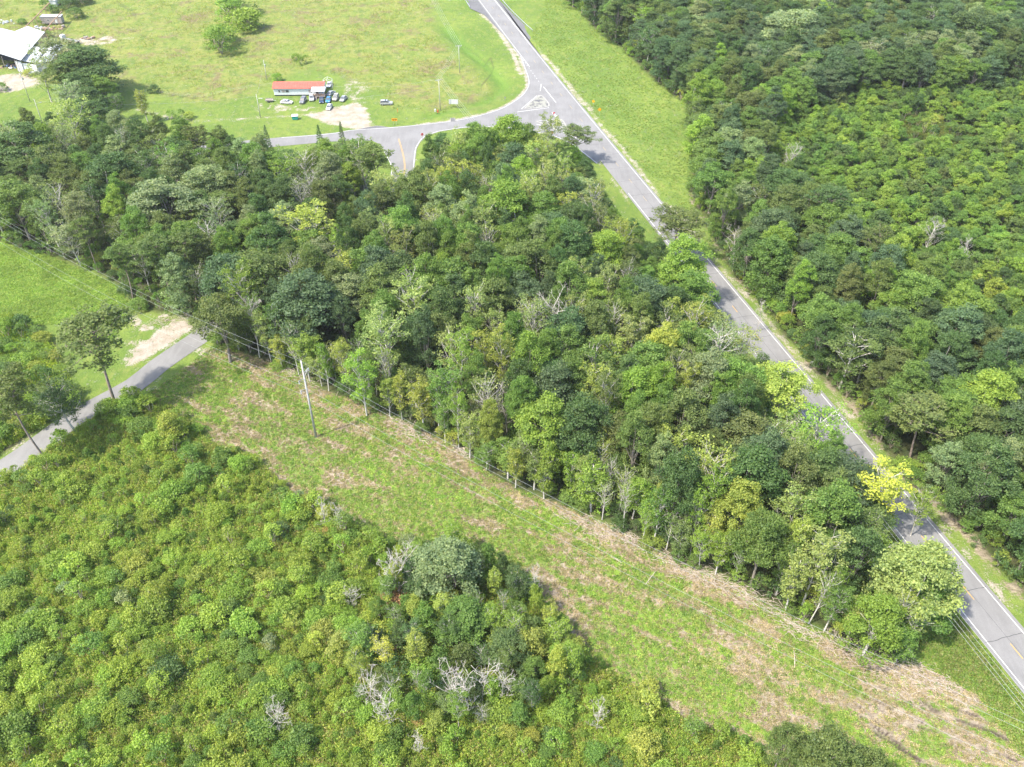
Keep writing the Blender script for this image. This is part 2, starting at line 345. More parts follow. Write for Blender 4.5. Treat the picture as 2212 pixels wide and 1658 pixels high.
for nm, (a, b, c) in (('m_a', (bare, litter, lush)), ('m_b', (wood, meadow, shrub)), ('m_c', (ruts, clear, ditch))):
    at = gm.attributes.new(nm, 'FLOAT_COLOR', 'POINT'); at.data.foreach_set('color', np.stack([a, b, c, np.ones_like(a)], -1).astype(np.float32).ravel())
def ground_mat():
    b = NB('ground_cover'); p = b.pos()
    def sep(n):
        q = b.node('SeparateColor'); b.l.new(b.attr(n).outputs['Color'], q.inputs[0]); return q.outputs
    A, B, C = sep('m_a'), sep('m_b'), sep('m_c')
    f1 = b.noise(p, .045, 5, .6); f2 = b.noise(p, .35, 6, .65); f3 = b.noise(p, 2.6, 5, .7); f4 = b.noise(p, .14, 5, .6, 1.); f5 = b.noise(b.mapv(p,(1,.35,1),.5), .5, 6, .7)
    def jig(m, k=.5):    # break a soft mask with fine noise
        return b.ramp(b.math('ADD', m, b.math('MULTIPLY', b.math('SUBTRACT', b.math('MULTIPLY_ADD', f3, .6, b.math('MULTIPLY', f2, .4)), .5), k*6.5)), .28, .72)
    grass = b.mix(b.ramp(f1, .35, .65), (.110,.172,.034), (.160,.215,.046))
    grass = b.mix(b.math('MULTIPLY', b.ramp(f2, .40, .66), .7), grass, (.085,.145,.030))
    grass = b.mix(b.math('MULTIPLY', b.ramp(f5, .50, .68), .5), grass, (.22,.225,.070))
    mead = b.mix(b.ramp(f4, .35, .62), (.140,.190,.042), (.195,.212,.058))
    mead = b.mix(b.math('MULTIPLY', b.ramp(b.noise(p,.22,7,.75,.3), .48, .62), .85), mead, (.095,.145,.036))
    mead = b.mix(b.math('MULTIPLY', b.ramp(b.noise(p,.07,7,.75,.6), .50, .64), .8), mead, (.15,.115,.070))
    mead = b.mix(b.math('MULTIPLY', b.ramp(f5, .5, .72), .5), mead, (.25,.235,.10))
    c = b.mix(B[1], grass, mead)
    cl = b.mix(b.ramp(f3, .35, .65), (.115,.175,.036), (.165,.215,.05)); cl = b.mix(b.math('MULTIPLY', b.ramp(f5, .45, .7), .5), cl, (.25,.225,.13))
    c = b.mix(C[1], c, cl); c = b.mix(b.math('MULTIPLY', A[2], .75), c, (.15,.25,.026))
    sh = b.mix(b.ramp(f2, .4, .65), (.11,.125,.045), (.20,.175,.10)); c = b.mix(B[2], c, sh)
    st = b.noise(b.mapv(p, (.30,1.6,1), -ROW_A), 1.5, 6, .8)
    lit = b.mix(b.ramp(st, .34, .66), (.17,.135,.098), (.34,.285,.22)); lit = b.mix(b.math('MULTIPLY', b.ramp(f3, .5, .7), .5), lit, (.20,.20,.07))
    c = b.mix(jig(A[1]), c, lit)
    sand = b.mix(b.ramp(f2, .3, .7), (.27,.225,.175), (.37,.335,.285)); sand = b.mix(b.math('MULTIPLY', b.ramp(f3,.5,.7), .35), sand, (.25,.23,.16))
    c = b.mix(jig(A[0], .7), c, sand)
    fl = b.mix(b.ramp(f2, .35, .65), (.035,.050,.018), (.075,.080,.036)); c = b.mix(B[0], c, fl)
    c = b.mix(C[0], c, (.055,.042,.034))
    c = b.mix(b.math('MULTIPLY', C[2], .6), c, (.085,.18,.026))
    b.l.new(c, b.b.inputs['Base Color']); b.b.inputs['Roughness'].default_value = .95; b.b.inputs['Specular IOR Level'].default_value = .1
    b.bump(b.math('ADD', f3, b.math('MULTIPLY', f2, 2.)), .9, .35); return b.m
gm.materials.append(ground_mat())
ground = setp(link('ground', gm), kind='structure')

# ------------------------------------------------------------------ roads
def strip(name, pts, hwid, z, mat, kind='structure', parent=None, zf=None):
    pts = [np.array(p, float) for p in pts]; n = len(pts); V = []
    for i, p in enumerate(pts):
        d = pts[min(i+1,n-1)] - pts[max(i-1,0)]; d /= np.linalg.norm(d); q = np.array([-d[1], d[0]])
        h = hwid[i] if isinstance(hwid, list) else hwid
        for s_ in (1, -1): V.append((*(p+q*h*s_), z))
    F = np.array([(2*i, 2*i+1, 2*i+3, 2*i+2) for i in range(n-1)])[:, ::-1]
    o = link(name, npmesh(name, V, F[:, ::-1], mat), parent)
    if kind and not parent: o['kind'] = kind
    return o
def polysheet(name, pts, z, mat, parent=None, kind='structure', th=.0):
    bm = bmesh.new(); vs = [bm.verts.new((p[0], p[1], z)) for p in pts]; f = bm.faces.new(vs)
    if f.normal.z < 0: bmesh.ops.reverse_faces(bm, faces=[f])
    bm.normal_update()
    if bm.faces[:][0].normal.z < 0: bmesh.ops.reverse_faces(bm, faces=bm.faces[:])
    if th:
        r = bmesh.ops.extrude_face_region(bm, geom=bm.faces[:]); 
        for v in [g for g in r['geom'] if isinstance(g, bmesh.types.BMVert)]: v.co.z += th
        bmesh.ops.recalc_face_normals(bm, faces=bm.faces[:])
    bmesh.ops.triangulate(bm, faces=bm.faces[:]); me = bpy.data.meshes.new(name); bm.to_mesh(me); bm.free(); me.materials.append(mat)
    o = link(name, me, parent)
    if not parent and kind: o['kind'] = kind
    return o
ZR = .040
polysheet('junction_road', GP(JUNC_N + JUNC_S + JUNC_R) + [hw(140, 1), hw(125, 0)] + [hw(100,0), hw(62,0), hw(50, 2)], ZR-.008, M_ASPH)
strip('side_road', LANE, 2.95, ZR-.004, M_ASPH2)
HS = [-90 + 8*i for i in range(66)]
highway = strip('highway', [hw(s, 0) for s in HS], 4.35, ZR, M_ASPH)
polysheet('paved_shoulder', [hw(-90,-10)]+GP([(1076,-2),(1110,32),(1150,70),(1142,94)])+[hw(48,-4.3)] + [hw(0,-4.36), hw(-90,-4.36)], ZR-.006, M_ASPHD)
polysheet('paved_shoulder', [hw(-90,11)]+GP([(1003,-1),(1016,19),(1045,32)])+[hw(14,4.36), hw(-90,4.36)], ZR-.006, M_ASPHD)
polysheet('driveway_apron', GP([(757,283),(790,276),(815,272),(840,275),(838,279)]), ZR-.012, M_ASPHD)
z1 = ZR+.004
pn = 'road_marking'
def mark(pts, h, mat=M_WHITE, z=z1): return strip(pn, pts, h, z, mat, parent=highway)
mark([hw(s, -3.6) for s in HS], .085)
mark([hw(s, 3.6) for s in HS if s < 56], .085); mark([hw(s, 3.6) for s in HS if s > 158], .085)
tt = [i for i in range(-6, 21)] + [21.2, 22.4] + [23.46+k for k in range(10)]
for t in tt:
    s_ = t*12.192; mark([hw(s_-1.5, 0), hw(s_+1.5, 0)], .075, M_YEL if t > 17 else M_YELW)
mark([hw(s,-4.0+.0) for s in (-90,-60,-30,0,20)], .07)
js = smooth_path(GP(JUNC_N[:9])); 
def inset(pts, d):
    P = [np.array(p) for p in pts]; out = []
    for i, p in enumerate(P):
        t = P[min(i+1,len(P)-1)]-P[max(i-1,0)]; t /= np.linalg.norm(t); out.append(tuple(p+np.array([-t[1], t[0]])*d))
    return out
mark(inset(smooth_path(GP(JUNC_N[1:17])), .35), .10)
mark(inset(smooth_path(GP([(1288,354),(1258,330),(1231,310),(1196,295),(1158,287),(1110,278),(1056,275),(1008,276),(978,280),(948,285),(920,295),(908,307),(900,322),(897,345),(895,370),(893,392)])), -.35)[::1], .10)
mark(inset(smooth_path(GP([(822,314),(830,325),(840,342),(848,362),(845,392)])), -.3), .10)
for off in (-.16, .16): mark(inset(smooth_path(GP([(861,300),(866,316),(873,345),(874,370),(866,393)])), off), .06, M_YEL)
mark(GP([(1126,236),(1160,207)]), .09); mark(GP([(1117,242.5),(1150,238),(1186,233)]), .13)
mark(smooth_path(GP([(1159,269),(1195,278),(1230,292),(1262,307)])), .13)
mark(GP([(1169,182),(1167,197)]), .13); mark(GP([(1174,188),(1201,222)]), .13)
mark(GP([(1193.5,243),(1201,252)]), .32)
for a in range(9):
    t = a/8; p0 = np.array((1130,130)); p1 = np.array((1163,175)); q = p0+(p1-p0)*t; q2 = q+(p1-p0)*.035; mark([G(*q), G(*q2)], .09)
# transverse and centre cracks
for k in range(30):
    s_ = 120 + k*9.6 + random.uniform(-1, 1); 
    pts = [hw(s_ + random.uniform(-.12,.12), 3.9-i*.78) for i in range(11)]; strip(pn if False else 'tar_crack', pts, .028 + .02*random.random(), z1+.003, M_CRACK, parent=highway)
strip('tar_crack', [hw(160+i*2.5, -.35+random.uniform(-.06,.06)) for i in range(80)], .022, z1+.003, M_CRACK, parent=highway)
# traffic islands: kerbed, with dark patchy tops
M_ISL = NB('island_top'); _p = M_ISL.pos(); _n = M_ISL.noise(_p, .55, 5, .65)
M_ISL.l.new(M_ISL.mix(M_ISL.ramp(_n, .46, .58), (.24,.24,.21), (.10,.10,.105)), M_ISL.b.inputs['Base Color']); M_ISL = M_ISL.m
def island(px, lab):
    e = empty('traffic_island', (*G(*px[0]), 0), label=lab, cat='traffic island', group='traffic islands at the junction')
    e.location = (0,0,0); pts = smooth_path(GP(px + px[:1]), 1.5)[:-1]; c = np.mean(np.array(pts), 0)
    polysheet('kerb', pts, ZR-.01, M_CONC, parent=e, th=.13)
    polysheet('island_top', [tuple(c+(np.array(p)-c)*.86) for p in pts], ZR+.124, M_ISL, parent=e)
island([(1131,236),(1147,220),(1163,207),(1174,209),(1187,226),(1184,232),(1160,235)], 'kerbed triangular concrete island with dark patches north of the median lane')
island([(1157,263),(1185,259),(1212,258),(1224,273),(1228,283),(1218,284),(1190,276)], 'kerbed triangular concrete island with a red and white sign at its tip')

# ------------------------------------------------------------------ foliage meshes
def unit(v): return v/(np.linalg.norm(v, axis=-1, keepdims=True)+1e-9)
def leafquads(C, N, size, aspect=.62, tint=None, spread=1.0):
    n = len(C); nn = unit(N + rng.normal(size=(n,3))*spread); t = unit(np.cross(nn, rng.normal(size=(n,3)))); b = np.cross(nn, t)
    s = (size*rng.uniform(.6, 1.35, n))[:, None]; V = np.stack([C-t*s, C-b*s*aspect+nn*s*.12, C+t*s, C+b*s*aspect+nn*s*.12], 1).reshape(-1, 3)
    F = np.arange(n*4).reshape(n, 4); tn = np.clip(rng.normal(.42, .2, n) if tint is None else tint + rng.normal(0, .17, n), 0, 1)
    return V, F, np.repeat(tn, 4)
def clusters(CC, rad, n_per, size, center, flat=.7, spread=.9, tips=None):
    """leaf clusters at points CC: shell-like, biased outwards from the tree and upwards"""
    out_c, out_n, tn = [], [], []
    for c, r in zip(CC, rad):
        n = int(n_per*(r**2)); d = unit(rng.normal(size=(n,3))); d[:,2] = np.abs(d[:,2])*1.0 - .3
        out = unit((c-center)*np.array([1,1,1.4])+np.array([0,0,.6])); d = unit(d + out*.55)
        p = c + d*np.array([r,r,r*flat])*np.clip(rng.normal(.85,.27,(n,1)),.1,1.5); out_c.append(p); out_n.append(unit(d+np.array([0,0,.55])))
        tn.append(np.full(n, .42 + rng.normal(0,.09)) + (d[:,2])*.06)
    return leafquads(np.concatenate(out_c), np.concatenate(out_n), size, tint=np.concatenate(tn), spread=spread)
def limb(mb, a, b, r0, r1, sag=0., n=4, sides=5, wob=.12):
    a = Vector(a); b = Vector(b); L = (b-a).length; pts = []; rs = []
    o1 = Vector((random.uniform(-1,1), random.uniform(-1,1), random.uniform(-.3,.8)))*L*wob
    for i in range(n+1):
        t = i/n; pts.append(a.lerp(b, t) + o1*math.sin(math.pi*t) + Vector((0,0,sag*L*math.sin(math.pi*t)))); rs.append(r0+(r1-r0)*t)
    mb.path(pts, rs, sides); return pts
def shell(R_, zc, hz, nl, seed):
    """lobed crown: lobe centres and cluster centres"""
    rr = np.random.default_rng(seed); L = []
    for i in range(nl):
        a = i*2.399 + rr.uniform(-.4,.4); q = math.sqrt((i+.4)/nl); rad = R_*.66*q*rr.uniform(.8,1.15)
        L.append((rad*math.cos(a), rad*math.sin(a), zc + hz*(.78*(1-q**1.5) - .62*q*rr.uniform(-.15,1.25))*rr.uniform(.8,1.15) + rr.uniform(-.6,.6), R_*rr.uniform(.26,.44)))
    return np.array(L)
def mk_broad(seed, R_=5., top=18., low=6.5, nl=11, nper=92, size=.185, gap=0.):
    global rng; rng = np.random.default_rng(seed); random.seed(seed)
    zc = (top+low)/2; hz = (top-low)/2*1.15; L = shell(R_, zc, hz, nl, seed); CC = []; rad = []
    for x, y, z, r in L:
        for _ in range(11):
            d = unit(rng.normal(size=3)); d[2] = abs(d[2])*1.1-.35; d = unit(d); p = np.array([x,y,z]) + d*np.array([r,r,r*1.05])
            inside = ((np.linalg.norm(p-L[:, :3], axis=1)) < L[:,3]*.72).sum()
            if inside == 0 and rng.random() > gap: CC.append(p); rad.append(rng.uniform(.75,1.3)*R_/5)
    for _ in range(14):   # low skirt
        a = rng.uniform(0, 6.28); q = R_*rng.uniform(.5,.85); CC.append(np.array([q*math.cos(a), q*math.sin(a), rng.uniform(low*.75, low+2)])); rad.append(rng.uniform(.7,1.1)*R_/5)
    V, F_, t = clusters(CC, rad, nper, size, np.array([0,0,zc-1.5]))
    mb = MB(); lean = Vector((random.uniform(-.5,.5), random.uniform(-.5,.5), 0))
    tr = limb(mb, (0,0,-.4), (lean.x, lean.y, zc), .30, .15, 0, 5, 7, .03)
    for x, y, z, r in L: limb(mb, tr[random.choice((2,3,4))], (x,y,z), .11, .03, -.03, 4, 5, .1)
    return V, F_, t, mb
def mk_airy(seed, R_=3.6, top=18., low=5., size=.165, dens=46, nb=22):
    """upright open crown, limbs showing through pale foliage"""
    global rng; rng = np.random.default_rng(seed); random.seed(seed)
    mb = MB(); tr = limb(mb, (0,0,-.4), (random.uniform(-.8,.8), random.uniform(-.8,.8), top*.93), .20, .03, 0, 9, 6, .03); CC = []; rad = []
    for i in range(nb):
        t = (i+.5)/nb; z0 = low + (top*.86-low)*t; k = min(8, int(z0/(top*.93)*9)); base = tr[k]; a = i*2.4+random.uniform(-.5,.5)
        ln = R_*(.45+.75*math.sin(math.pi*min(1,.12+t*.80)))*random.uniform(.6,1.1)
        end = Vector((base.x+math.cos(a)*ln*.75, base.y+math.sin(a)*ln*.75, z0+ln*.85)); pts = limb(mb, base, end, .075, .02, .05, 3, 4, .12)
        for j in range(4):
            e2 = pts[random.choice((1,2,3))] + Vector((random.uniform(-1,1), random.uniform(-1,1), random.uniform(.1,1.3)))*ln*.34; limb(mb, pts[random.choice((1,2,2))], e2, .03, .01, 0, 2, 3, .1)
            CC.append(np.array(e2)); rad.append(random.uniform(.4,.85))
        CC.append(np.array(end)); rad.append(random.uniform(.5,.9))
    V, F_, t = clusters(CC, rad, dens, size, np.array([0,0,top*.4]), 1.1, 1.1); return V, F_, t, mb
def mk_pine(seed, R_=4., top=20., low=11.):
    global rng; rng = np.random.default_rng(seed); random.seed(seed)
    mb = MB(); tr = limb(mb, (0,0,-.4), (random.uniform(-1,1), random.uniform(-1,1), top*.93), .17, .05, 0, 9, 7, .045); CC = []; rad = []
    for i in range(20):
        t = i/19; z0 = low+(top*.9-low)*t**.8; base = tr[min(8, int(z0/(top*.93)*9))]; a = i*2.4+random.uniform(-.5,.5)
        ln = R_*(1.05-.55*t)*random.uniform(.6,1.1)*(.7 if t < .2 else 1); end = Vector((base.x+math.cos(a)*ln, base.y+math.sin(a)*ln, z0+ln*.38)); pts = limb(mb, base, end, .09, .025, .06, 4, 4, .12)
        for j in range(6):
            q = pts[random.choice((2,3,4,4))]; e2 = q + Vector((random.uniform(-1,1), random.uniform(-1,1), random.uniform(0,.7)))*R_*.26; limb(mb, q, e2, .03, .012, 0, 2, 3, .1); CC.append(np.array(e2)); rad.append(random.uniform(.45,.85))
    CC += [np.array(tr[-1])+np.array([0,0,.3])]*3; rad += [.8]*3
    n = len(CC); V, F_, t = clusters(CC, rad, 120, .16, np.array([0,0,low]), .6, 1.3); 
    return V, F_, t, mb
def mk_conifer(seed, R_=2.2, top=14.):
    global rng; rng = np.random.default_rng(seed); random.seed(seed); mb = MB(); limb(mb, (0,0,-.3), (0,0,top*.97), .18, .02, 0, 4, 6, .01); CC = []; rad = []
    for i in range(90):
        t = i/89; z = 2+(top-2.2)*t; r = R_*(1-t)**.8+.1; a = i*2.4; q = r*rng.uniform(.6,1); CC.append(np.array([q*math.cos(a), q*math.sin(a), z])); rad.append(.35+.4*(1-t))
    V, F_, t = clusters(CC, rad, 90, .19, np.array([0,0,top*.3]), .6, 1.); return V, F_, t, mb
def mk_dead(seed, top=14., R_=3.2, thick=.2, twigs=5):
    random.seed(seed); mb = MB(); tr = limb(mb, (0,0,-.4), (random.uniform(-1,1), random.uniform(-1,1), top*.8), thick, thick*.3, 0, 8, 6, .04)
    for i in range(15):
        t = .25+.75*i/14; base = tr[min(8, int(t*8.99))]; a = i*2.4+random.uniform(-.5,.5); ln = R_*random.uniform(.6,1.15)*(1.1-.5*abs(t-.6)); end = base+Vector((math.cos(a)*ln*.8, math.sin(a)*ln*.8, ln*random.uniform(.5,1.3))); pts = limb(mb, base, end, thick*.42, .022, .05, 4, 4, .15)
        for j in range(twigs):
            q = pts[random.choice((1,2,3,4))]; e2 = q+Vector((random.uniform(-1,1), random.uniform(-1,1), random.uniform(.1,1.3)))*ln*.45; p2 = limb(mb, q, e2, thick*.2, .012, 0, 3, 3, .15)
            for k in range(3): e3 = p2[2]+Vector((random.uniform(-1,1), random.uniform(-1,1), random.uniform(.2,1.2)))*ln*.25; limb(mb, p2[random.choice((1,2,3))], e3, .016, .008, 0, 2, 3, .1)
    return mb
def mk_young(seed, R_=2.3, top=8.5, size=.15):
    global rng; rng = np.random.default_rng(seed); random.seed(seed); L = shell(R_, top*.62, top*.30, 7, seed); CC=[]; rad=[]
    for x, y, z, r in L:
        for _ in range(8):
            d = unit(rng.normal(size=3)); d[2] = abs(d[2])-.2; p = np.array([x,y,z])+unit(d)*r*np.array([1,1,1.3]); CC.append(p); rad.append(rng.uniform(.45,.75))
    for _ in range(12): a = rng.uniform(0,6.28); q = rng.uniform(.4,.8)*R_; CC.append(np.array([q*math.cos(a), q*math.sin(a), rng.uniform(2,4.5)])); rad.append(.6)
    V, F_, t = clusters(CC, rad, 140, size, np.array([0,0,top*.4]), 1., .9); mb = MB(); tr = limb(mb, (0,0,-.3), (.1,.1,top*.75), .09, .03, 0, 3, 5, .04)
    for x,y,z,r in L: limb(mb, tr[2], (x,y,z), .04, .015, 0, 2, 4)
    return V, F_, t, mb
def mk_shrub(seed, R_=1.3, h=2.6, size=.115, nc=34, dens=120, up=1.):
    global rng; rng = np.random.default_rng(seed); random.seed(seed); CC=[]; rad=[]
    for i in range(nc):
        a = rng.uniform(0,6.28); q = R_*math.sqrt(rng.random())*.85; z = h*(.35+.62*math.sqrt(max(0,1-(q/R_)**2))*rng.uniform(.75,1.05)); CC.append(np.array([q*math.cos(a), q*math.sin(a), z])); rad.append(rng.uniform(.26,.46)*R_/1.3)
    for i in range(nc//3): a = rng.uniform(0,6.28); CC.append(np.array([R_*.8*math.cos(a), R_*.8*math.sin(a), h*rng.uniform(.15,.45)])); rad.append(.4*R_/1.3)
    V, F_, t = clusters(CC, rad, dens*1.9, size, np.array([0,0,h*.2]), 1., .9); mb = MB()
    for i in range(5): a = i*1.3; limb(mb, (0,0,-.1), (math.cos(a)*R_*.5, math.sin(a)*R_*.5, h*.7), .035, .012, 0, 2, 4)
    return V, F_, t, mb
def mk_ypine(seed, R_=1.0, h=2.6):
    """young pine: soft needle plumes"""
    global rng; rng = np.random.default_rng(seed); random.seed(seed); C=[]; N=[]; n=1500
    nb = 26; ends = []
    for i in range(nb):
        t = (i+.5)/nb; a = i*2.4; r = R_*(1-t*.75); ends.append((Vector((0,0,h*(.15+.7*t))), Vector((r*math.cos(a), r*math.sin(a), h*(.35+.65*t)))))
    mb = MB(); limb(mb, (0,0,-.1), (0,0,h*.9), .05, .015, 0, 2, 4)
    for a_, b_ in ends:
        limb(mb, a_, b_, .015, .006, 0, 2, 3); k = n//nb; t = rng.uniform(.45,1.05,k)[:,None]; p = np.array(a_)*(1-t)+np.array(b_)*t; C.append(p+rng.normal(0,.10,(k,3))); N.append(rng.normal(size=(k,3)))
    C = np.concatenate(C); N = np.concatenate(N); V, F_, t = leafquads(C, N, .17, .22, spread=1.); return V, F_, t, mb
def mk_weed(seed, R_=.5, h=1.1, n=60, size=.085, stem=True):
    """tuft of upright leafy stems"""
    global rng; rng = np.random.default_rng(seed); k = 7; C=[]; N=[]
    for i in range(k):
        a = rng.uniform(0,6.28); q = R_*math.sqrt(rng.random()); hh = h*rng.uniform(.55,1.1); m = n//k; t = rng.uniform(.15,1.,m)
        C.append(np.stack([q*math.cos(a)+rng.normal(0,.06,m), q*math.sin(a)+rng.normal(0,.06,m), t*hh], -1)); N.append(rng.normal(size=(m,3))*.6+np.array([0,0,.5]))
    return leafquads(np.concatenate(C), np.concatenate(N), size, .55)
def mk_tuft(seed, R_=.35, h=.22, n=26, size=.085):
    global rng; rng = np.random.default_rng(seed); a = rng.uniform(0,6.28,n); q = R_*np.sqrt(rng.random(n)); C = np.stack([q*np.cos(a), q*np.sin(a), rng.uniform(.03,h,n)*(1-.5*q/R_)], -1)
    return leafquads(C, np.tile([0,0,1.2],(n,1)), size, .7)

LIB = {}
def reg(key, data, bark):
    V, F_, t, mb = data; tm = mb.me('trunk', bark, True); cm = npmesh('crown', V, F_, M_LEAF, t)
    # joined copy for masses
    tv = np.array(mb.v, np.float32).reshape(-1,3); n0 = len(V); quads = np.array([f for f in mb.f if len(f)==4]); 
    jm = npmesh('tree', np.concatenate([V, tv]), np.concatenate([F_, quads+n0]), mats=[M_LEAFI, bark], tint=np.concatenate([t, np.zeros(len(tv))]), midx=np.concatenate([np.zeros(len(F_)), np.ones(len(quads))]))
    LIB.setdefault(key, []).append((tm, cm, jm))
for i in range(8): reg('broad', mk_broad(100+i, R_=5, top=(18,17,19,18,16.5,19,17.5,18)[i], nl=(19,12,16,17,14,12,16,14)[i], gap=(0,.05,.1,0,.15,.05,.2,.1)[i], low=(3.2,6.5,5,3.8,6.5,6,5,4.5)[i]), M_PALE if i == 7 else M_BARK)
for i in range(5): reg('airy', mk_airy(200+i, dens=(84,60,90,48,74)[i], nb=(22,26,20,24,30)[i]), M_PALE)
for i in range(3): reg('sparse', mk_airy(240+i, dens=20, nb=24, low=6), M_PALE)
for i in range(3): reg('edge', mk_airy(260+i, R_=2.4, top=16, low=3.6, dens=72, nb=26), M_PALE)
for i in range(3): reg('pine', mk_pine(300+i), M_PINEB)
for i in range(2): reg('conifer', mk_conifer(320+i), M_PINEB)
for i in range(4): reg('young', mk_young(400+i), M_BARK)
for i in range(8): reg('shrub', mk_shrub(500+i, R_=(1.3,1.2,1.5,1.1,1.4,1.0,1.6,1.3)[i], h=(2.6,3.2,2.2,2.8,2.4,3.4,2.0,2.7)[i], size=(.115,.09,.10,.12,.08,.10,.095,.085)[i], nc=(34,24,40,22,46,26,30,18)[i], dens=(120,150,130,110,190,130,130,170)[i]), M_TWIG)
for i in range(3): reg('ypine', mk_ypine(520+i), M_PINEB)
DEAD = [mk_dead(600+i, thick=.15).me('trunk', M_DEADW, True) for i in range(4)] + [mk_dead(620, 7, 1.6, .05, 3).me('trunk', M_DEADW, True), mk_dead(622, 6, 2.0, .06, 4).me('trunk', M_DEADW, True)]
WEED = [npmesh('weed', *(lambda d: (d[0], d[1]))(d), M_LEAFI, d[2]) for d in [mk_weed(700+i) for i in range(4)]]
TUFT = [npmesh('tuft', d[0], d[1], M_LEAFI, d[2]) for d in [mk_tuft(720+i) for i in range(4)]]
BLADE = [npmesh('blade', d[0], d[1], M_LEAFI, d[2]) for d in [mk_weed(740+i, .45, .38, 42, .075) for i in range(3)]]

# instanced masses through geometry nodes
def mass(name, meshes, P, scl, rot, pick, colr, kind='stuff', **props):
    lib = bpy.data.collections.new(name+'_library')
    for i, m in enumerate(meshes): lib.objects.link(bpy.data.objects.new('%s_%02d' % (name, i), m))
    n = len(P); me = bpy.data.meshes.new(name); me.vertices.add(n); me.vertices.foreach_set('co', np.asarray(P, np.float32).ravel())
    for an, ty, arr, key in (('scl','FLOAT_VECTOR',scl,'vector'), ('rot','FLOAT',rot,'value'), ('pick','INT',pick,'value'), ('icol','FLOAT_COLOR',np.concatenate([colr, np.ones((n,1))],1),'color')):
        a = me.attributes.new(an, ty, 'POINT'); a.data.foreach_set(key, np.asarray(arr, np.int32 if ty=='INT' else np.float32).ravel())
    o = link(name, me); g = bpy.data.node_groups.new(name, 'GeometryNodeTree')
    g.interface.new_socket('Geometry', in_out='INPUT', socket_type='NodeSocketGeometry'); g.interface.new_socket('Geometry', in_out='OUTPUT', socket_type='NodeSocketGeometry')
    N = g.nodes; gi = N.new('NodeGroupInput'); go = N.new('NodeGroupOutput'); ip = N.new('GeometryNodeInstanceOnPoints'); ci = N.new('GeometryNodeCollectionInfo')
    ci.inputs[0].default_value = lib; ci.inputs[1].default_value = True; ci.inputs[2].default_value = True
    def na(t, nm): q = N.new('GeometryNodeInputNamedAttribute'); q.data_type = t; q.inputs[0].default_value = nm; return q.outputs[0]
    cx = N.new('ShaderNodeCombineXYZ'); g.links.new(na('FLOAT','rot'), cx.inputs[2]); ip.inputs['Pick Instance'].default_value = True
    g.links.new(gi.outputs[0], ip.inputs['Points']); g.links.new(ci.outputs[0], ip.inputs['Instance']); g.links.new(na('INT','pick'), ip.inputs['Instance Index'])
    g.links.new(cx.outputs[0], ip.inputs['Rotation']); g.links.new(na('FLOAT_VECTOR','scl'), ip.inputs['Scale']); g.links.new(ip.outputs[0], go.inputs[0])
    md = o.modifiers.new('scatter', 'NODES'); md.node_group = g; return setp(o, kind=kind, **props)

# ------------------------------------------------------------------ where the trees stand
# colour families (linear albedo)
CF = {'dark':(.098,.168,.058),'olive':(.150,.200,.066),'mid':(.152,.250,.060),'bright':(.215,.325,.060),'lime':(.265,.355,.062),'yel':(.305,.360,.082),'pale':(.27,.335,.115),'silver':(.235,.30,.150),'fresh':(.29,.365,.125),'gold':(.43,.47,.09),'blue':(.108,.175,.088),'pine':(.150,.210,.066),'red':(.32,.20,.12),'orange':(.38,.29,.12)}
trees = []     # dict(kind, x, y, h, r, fam, label, group)
def T(kind, x, y, h, r, fam, label=None, group=None): trees.append(dict(kind=kind, x=x, y=y, h=h, r=r, fam=fam, label=label, group=group))
def TP(px, py, rp, kind, fam, h=19., label=None, fr=.72):
    """crown centre seen at px,py with radius rp picture units; h total height"""
    x, y = G(px, py, h*fr); d = math.sqrt(x*x+y*y+(CAM_H-h*fr)**2); T(kind, x, y, h, rp/FPX*d, fam, label, None)
def TF(px, py, h, rp, kind, fam, label=None):
    """foot at px,py"""
    x, y = G(px, py); d = math.sqrt(x*x+y*y+CAM_H**2); T(kind, x, y, h, rp/FPX*d, fam, label)
# -- singled-out trees (crown centres read off the photograph)
TP(662,648,84,'broad','blue',21,'large rounded blue-green oak with domed crown above the utility pole')
TP(1088,452,72,'broad','bright',22,'tall bright green broadleaf tree with heaped crown in the centre of the wood')
TP(1100,300,52,'broad','bright',21,'tall green tree at the northern tip of the wood by the junction')
TF(1462,668,20,56,'broad','bright','bright green tree with dark trunk overhanging the left edge of the highway')
TF(1455,560,15,62,'pine','pine','flat-topped pine with bare limbs against the highway')
TF(1246,352,12,40,'pine','pine','small flat-topped pine at the highway below the junction island')
TF(248,872,24,80,'pine','pine','tall pine with twisting limbs standing beside the narrow lane')
TF(100,992,23,54,'pine','pine','pine with long bare leaning trunk at the lane, leftmost of the roadside pines')
TF(165,935,14,46,'airy','dark','dark tree with drooping branches overhanging the narrow lane')
TP(905,655,48,'airy','pale',20,'pale yellow-green tree with upright feathery crown in mid wood')
TP(828,718,54,'airy','pale',20,'pale open-crowned tree with white limbs left of the wood centre')
TP(740,575,36,'airy','yel',18,'yellowish thin-crowned tree with a white trunk behind the blue-green oak')
TP(688,485,56,'airy','yel',21,'yellow-green tree with broad feathery crown in the west of the wood')
TP(848,405,42,'airy','pale',18,'pale tree at the edge of the side road north of the wood')
TP(1040,760,36,'airy','yel',17,'yellow-tipped tree near the middle of the wood edge')
TP(1334,695,34,'sparse','pale',18,'thin half-bare tree right of the big dead tree')
TP(1080,700,32,'airy','pale',16,'small pale tree left of the big dead tree')
TP(1435,752,52,'broad','yel',19,'yellow-green leafy tree with pointed top in the middle of the wood')
TP(1375,850,56,'broad','bright',18,'bright leafy tree below the wood centre')
TP(1175,915,68,'broad','bright',18,'large bright yellow-green tree bulging at the lower wood edge')
TP(1262,905,46,'broad','olive',17)
TP(1555,745,58,'sparse','silver',19,'wispy grey-green tree near the highway curve in the canopy')
TP(1500,690,40,'airy','yel',17)
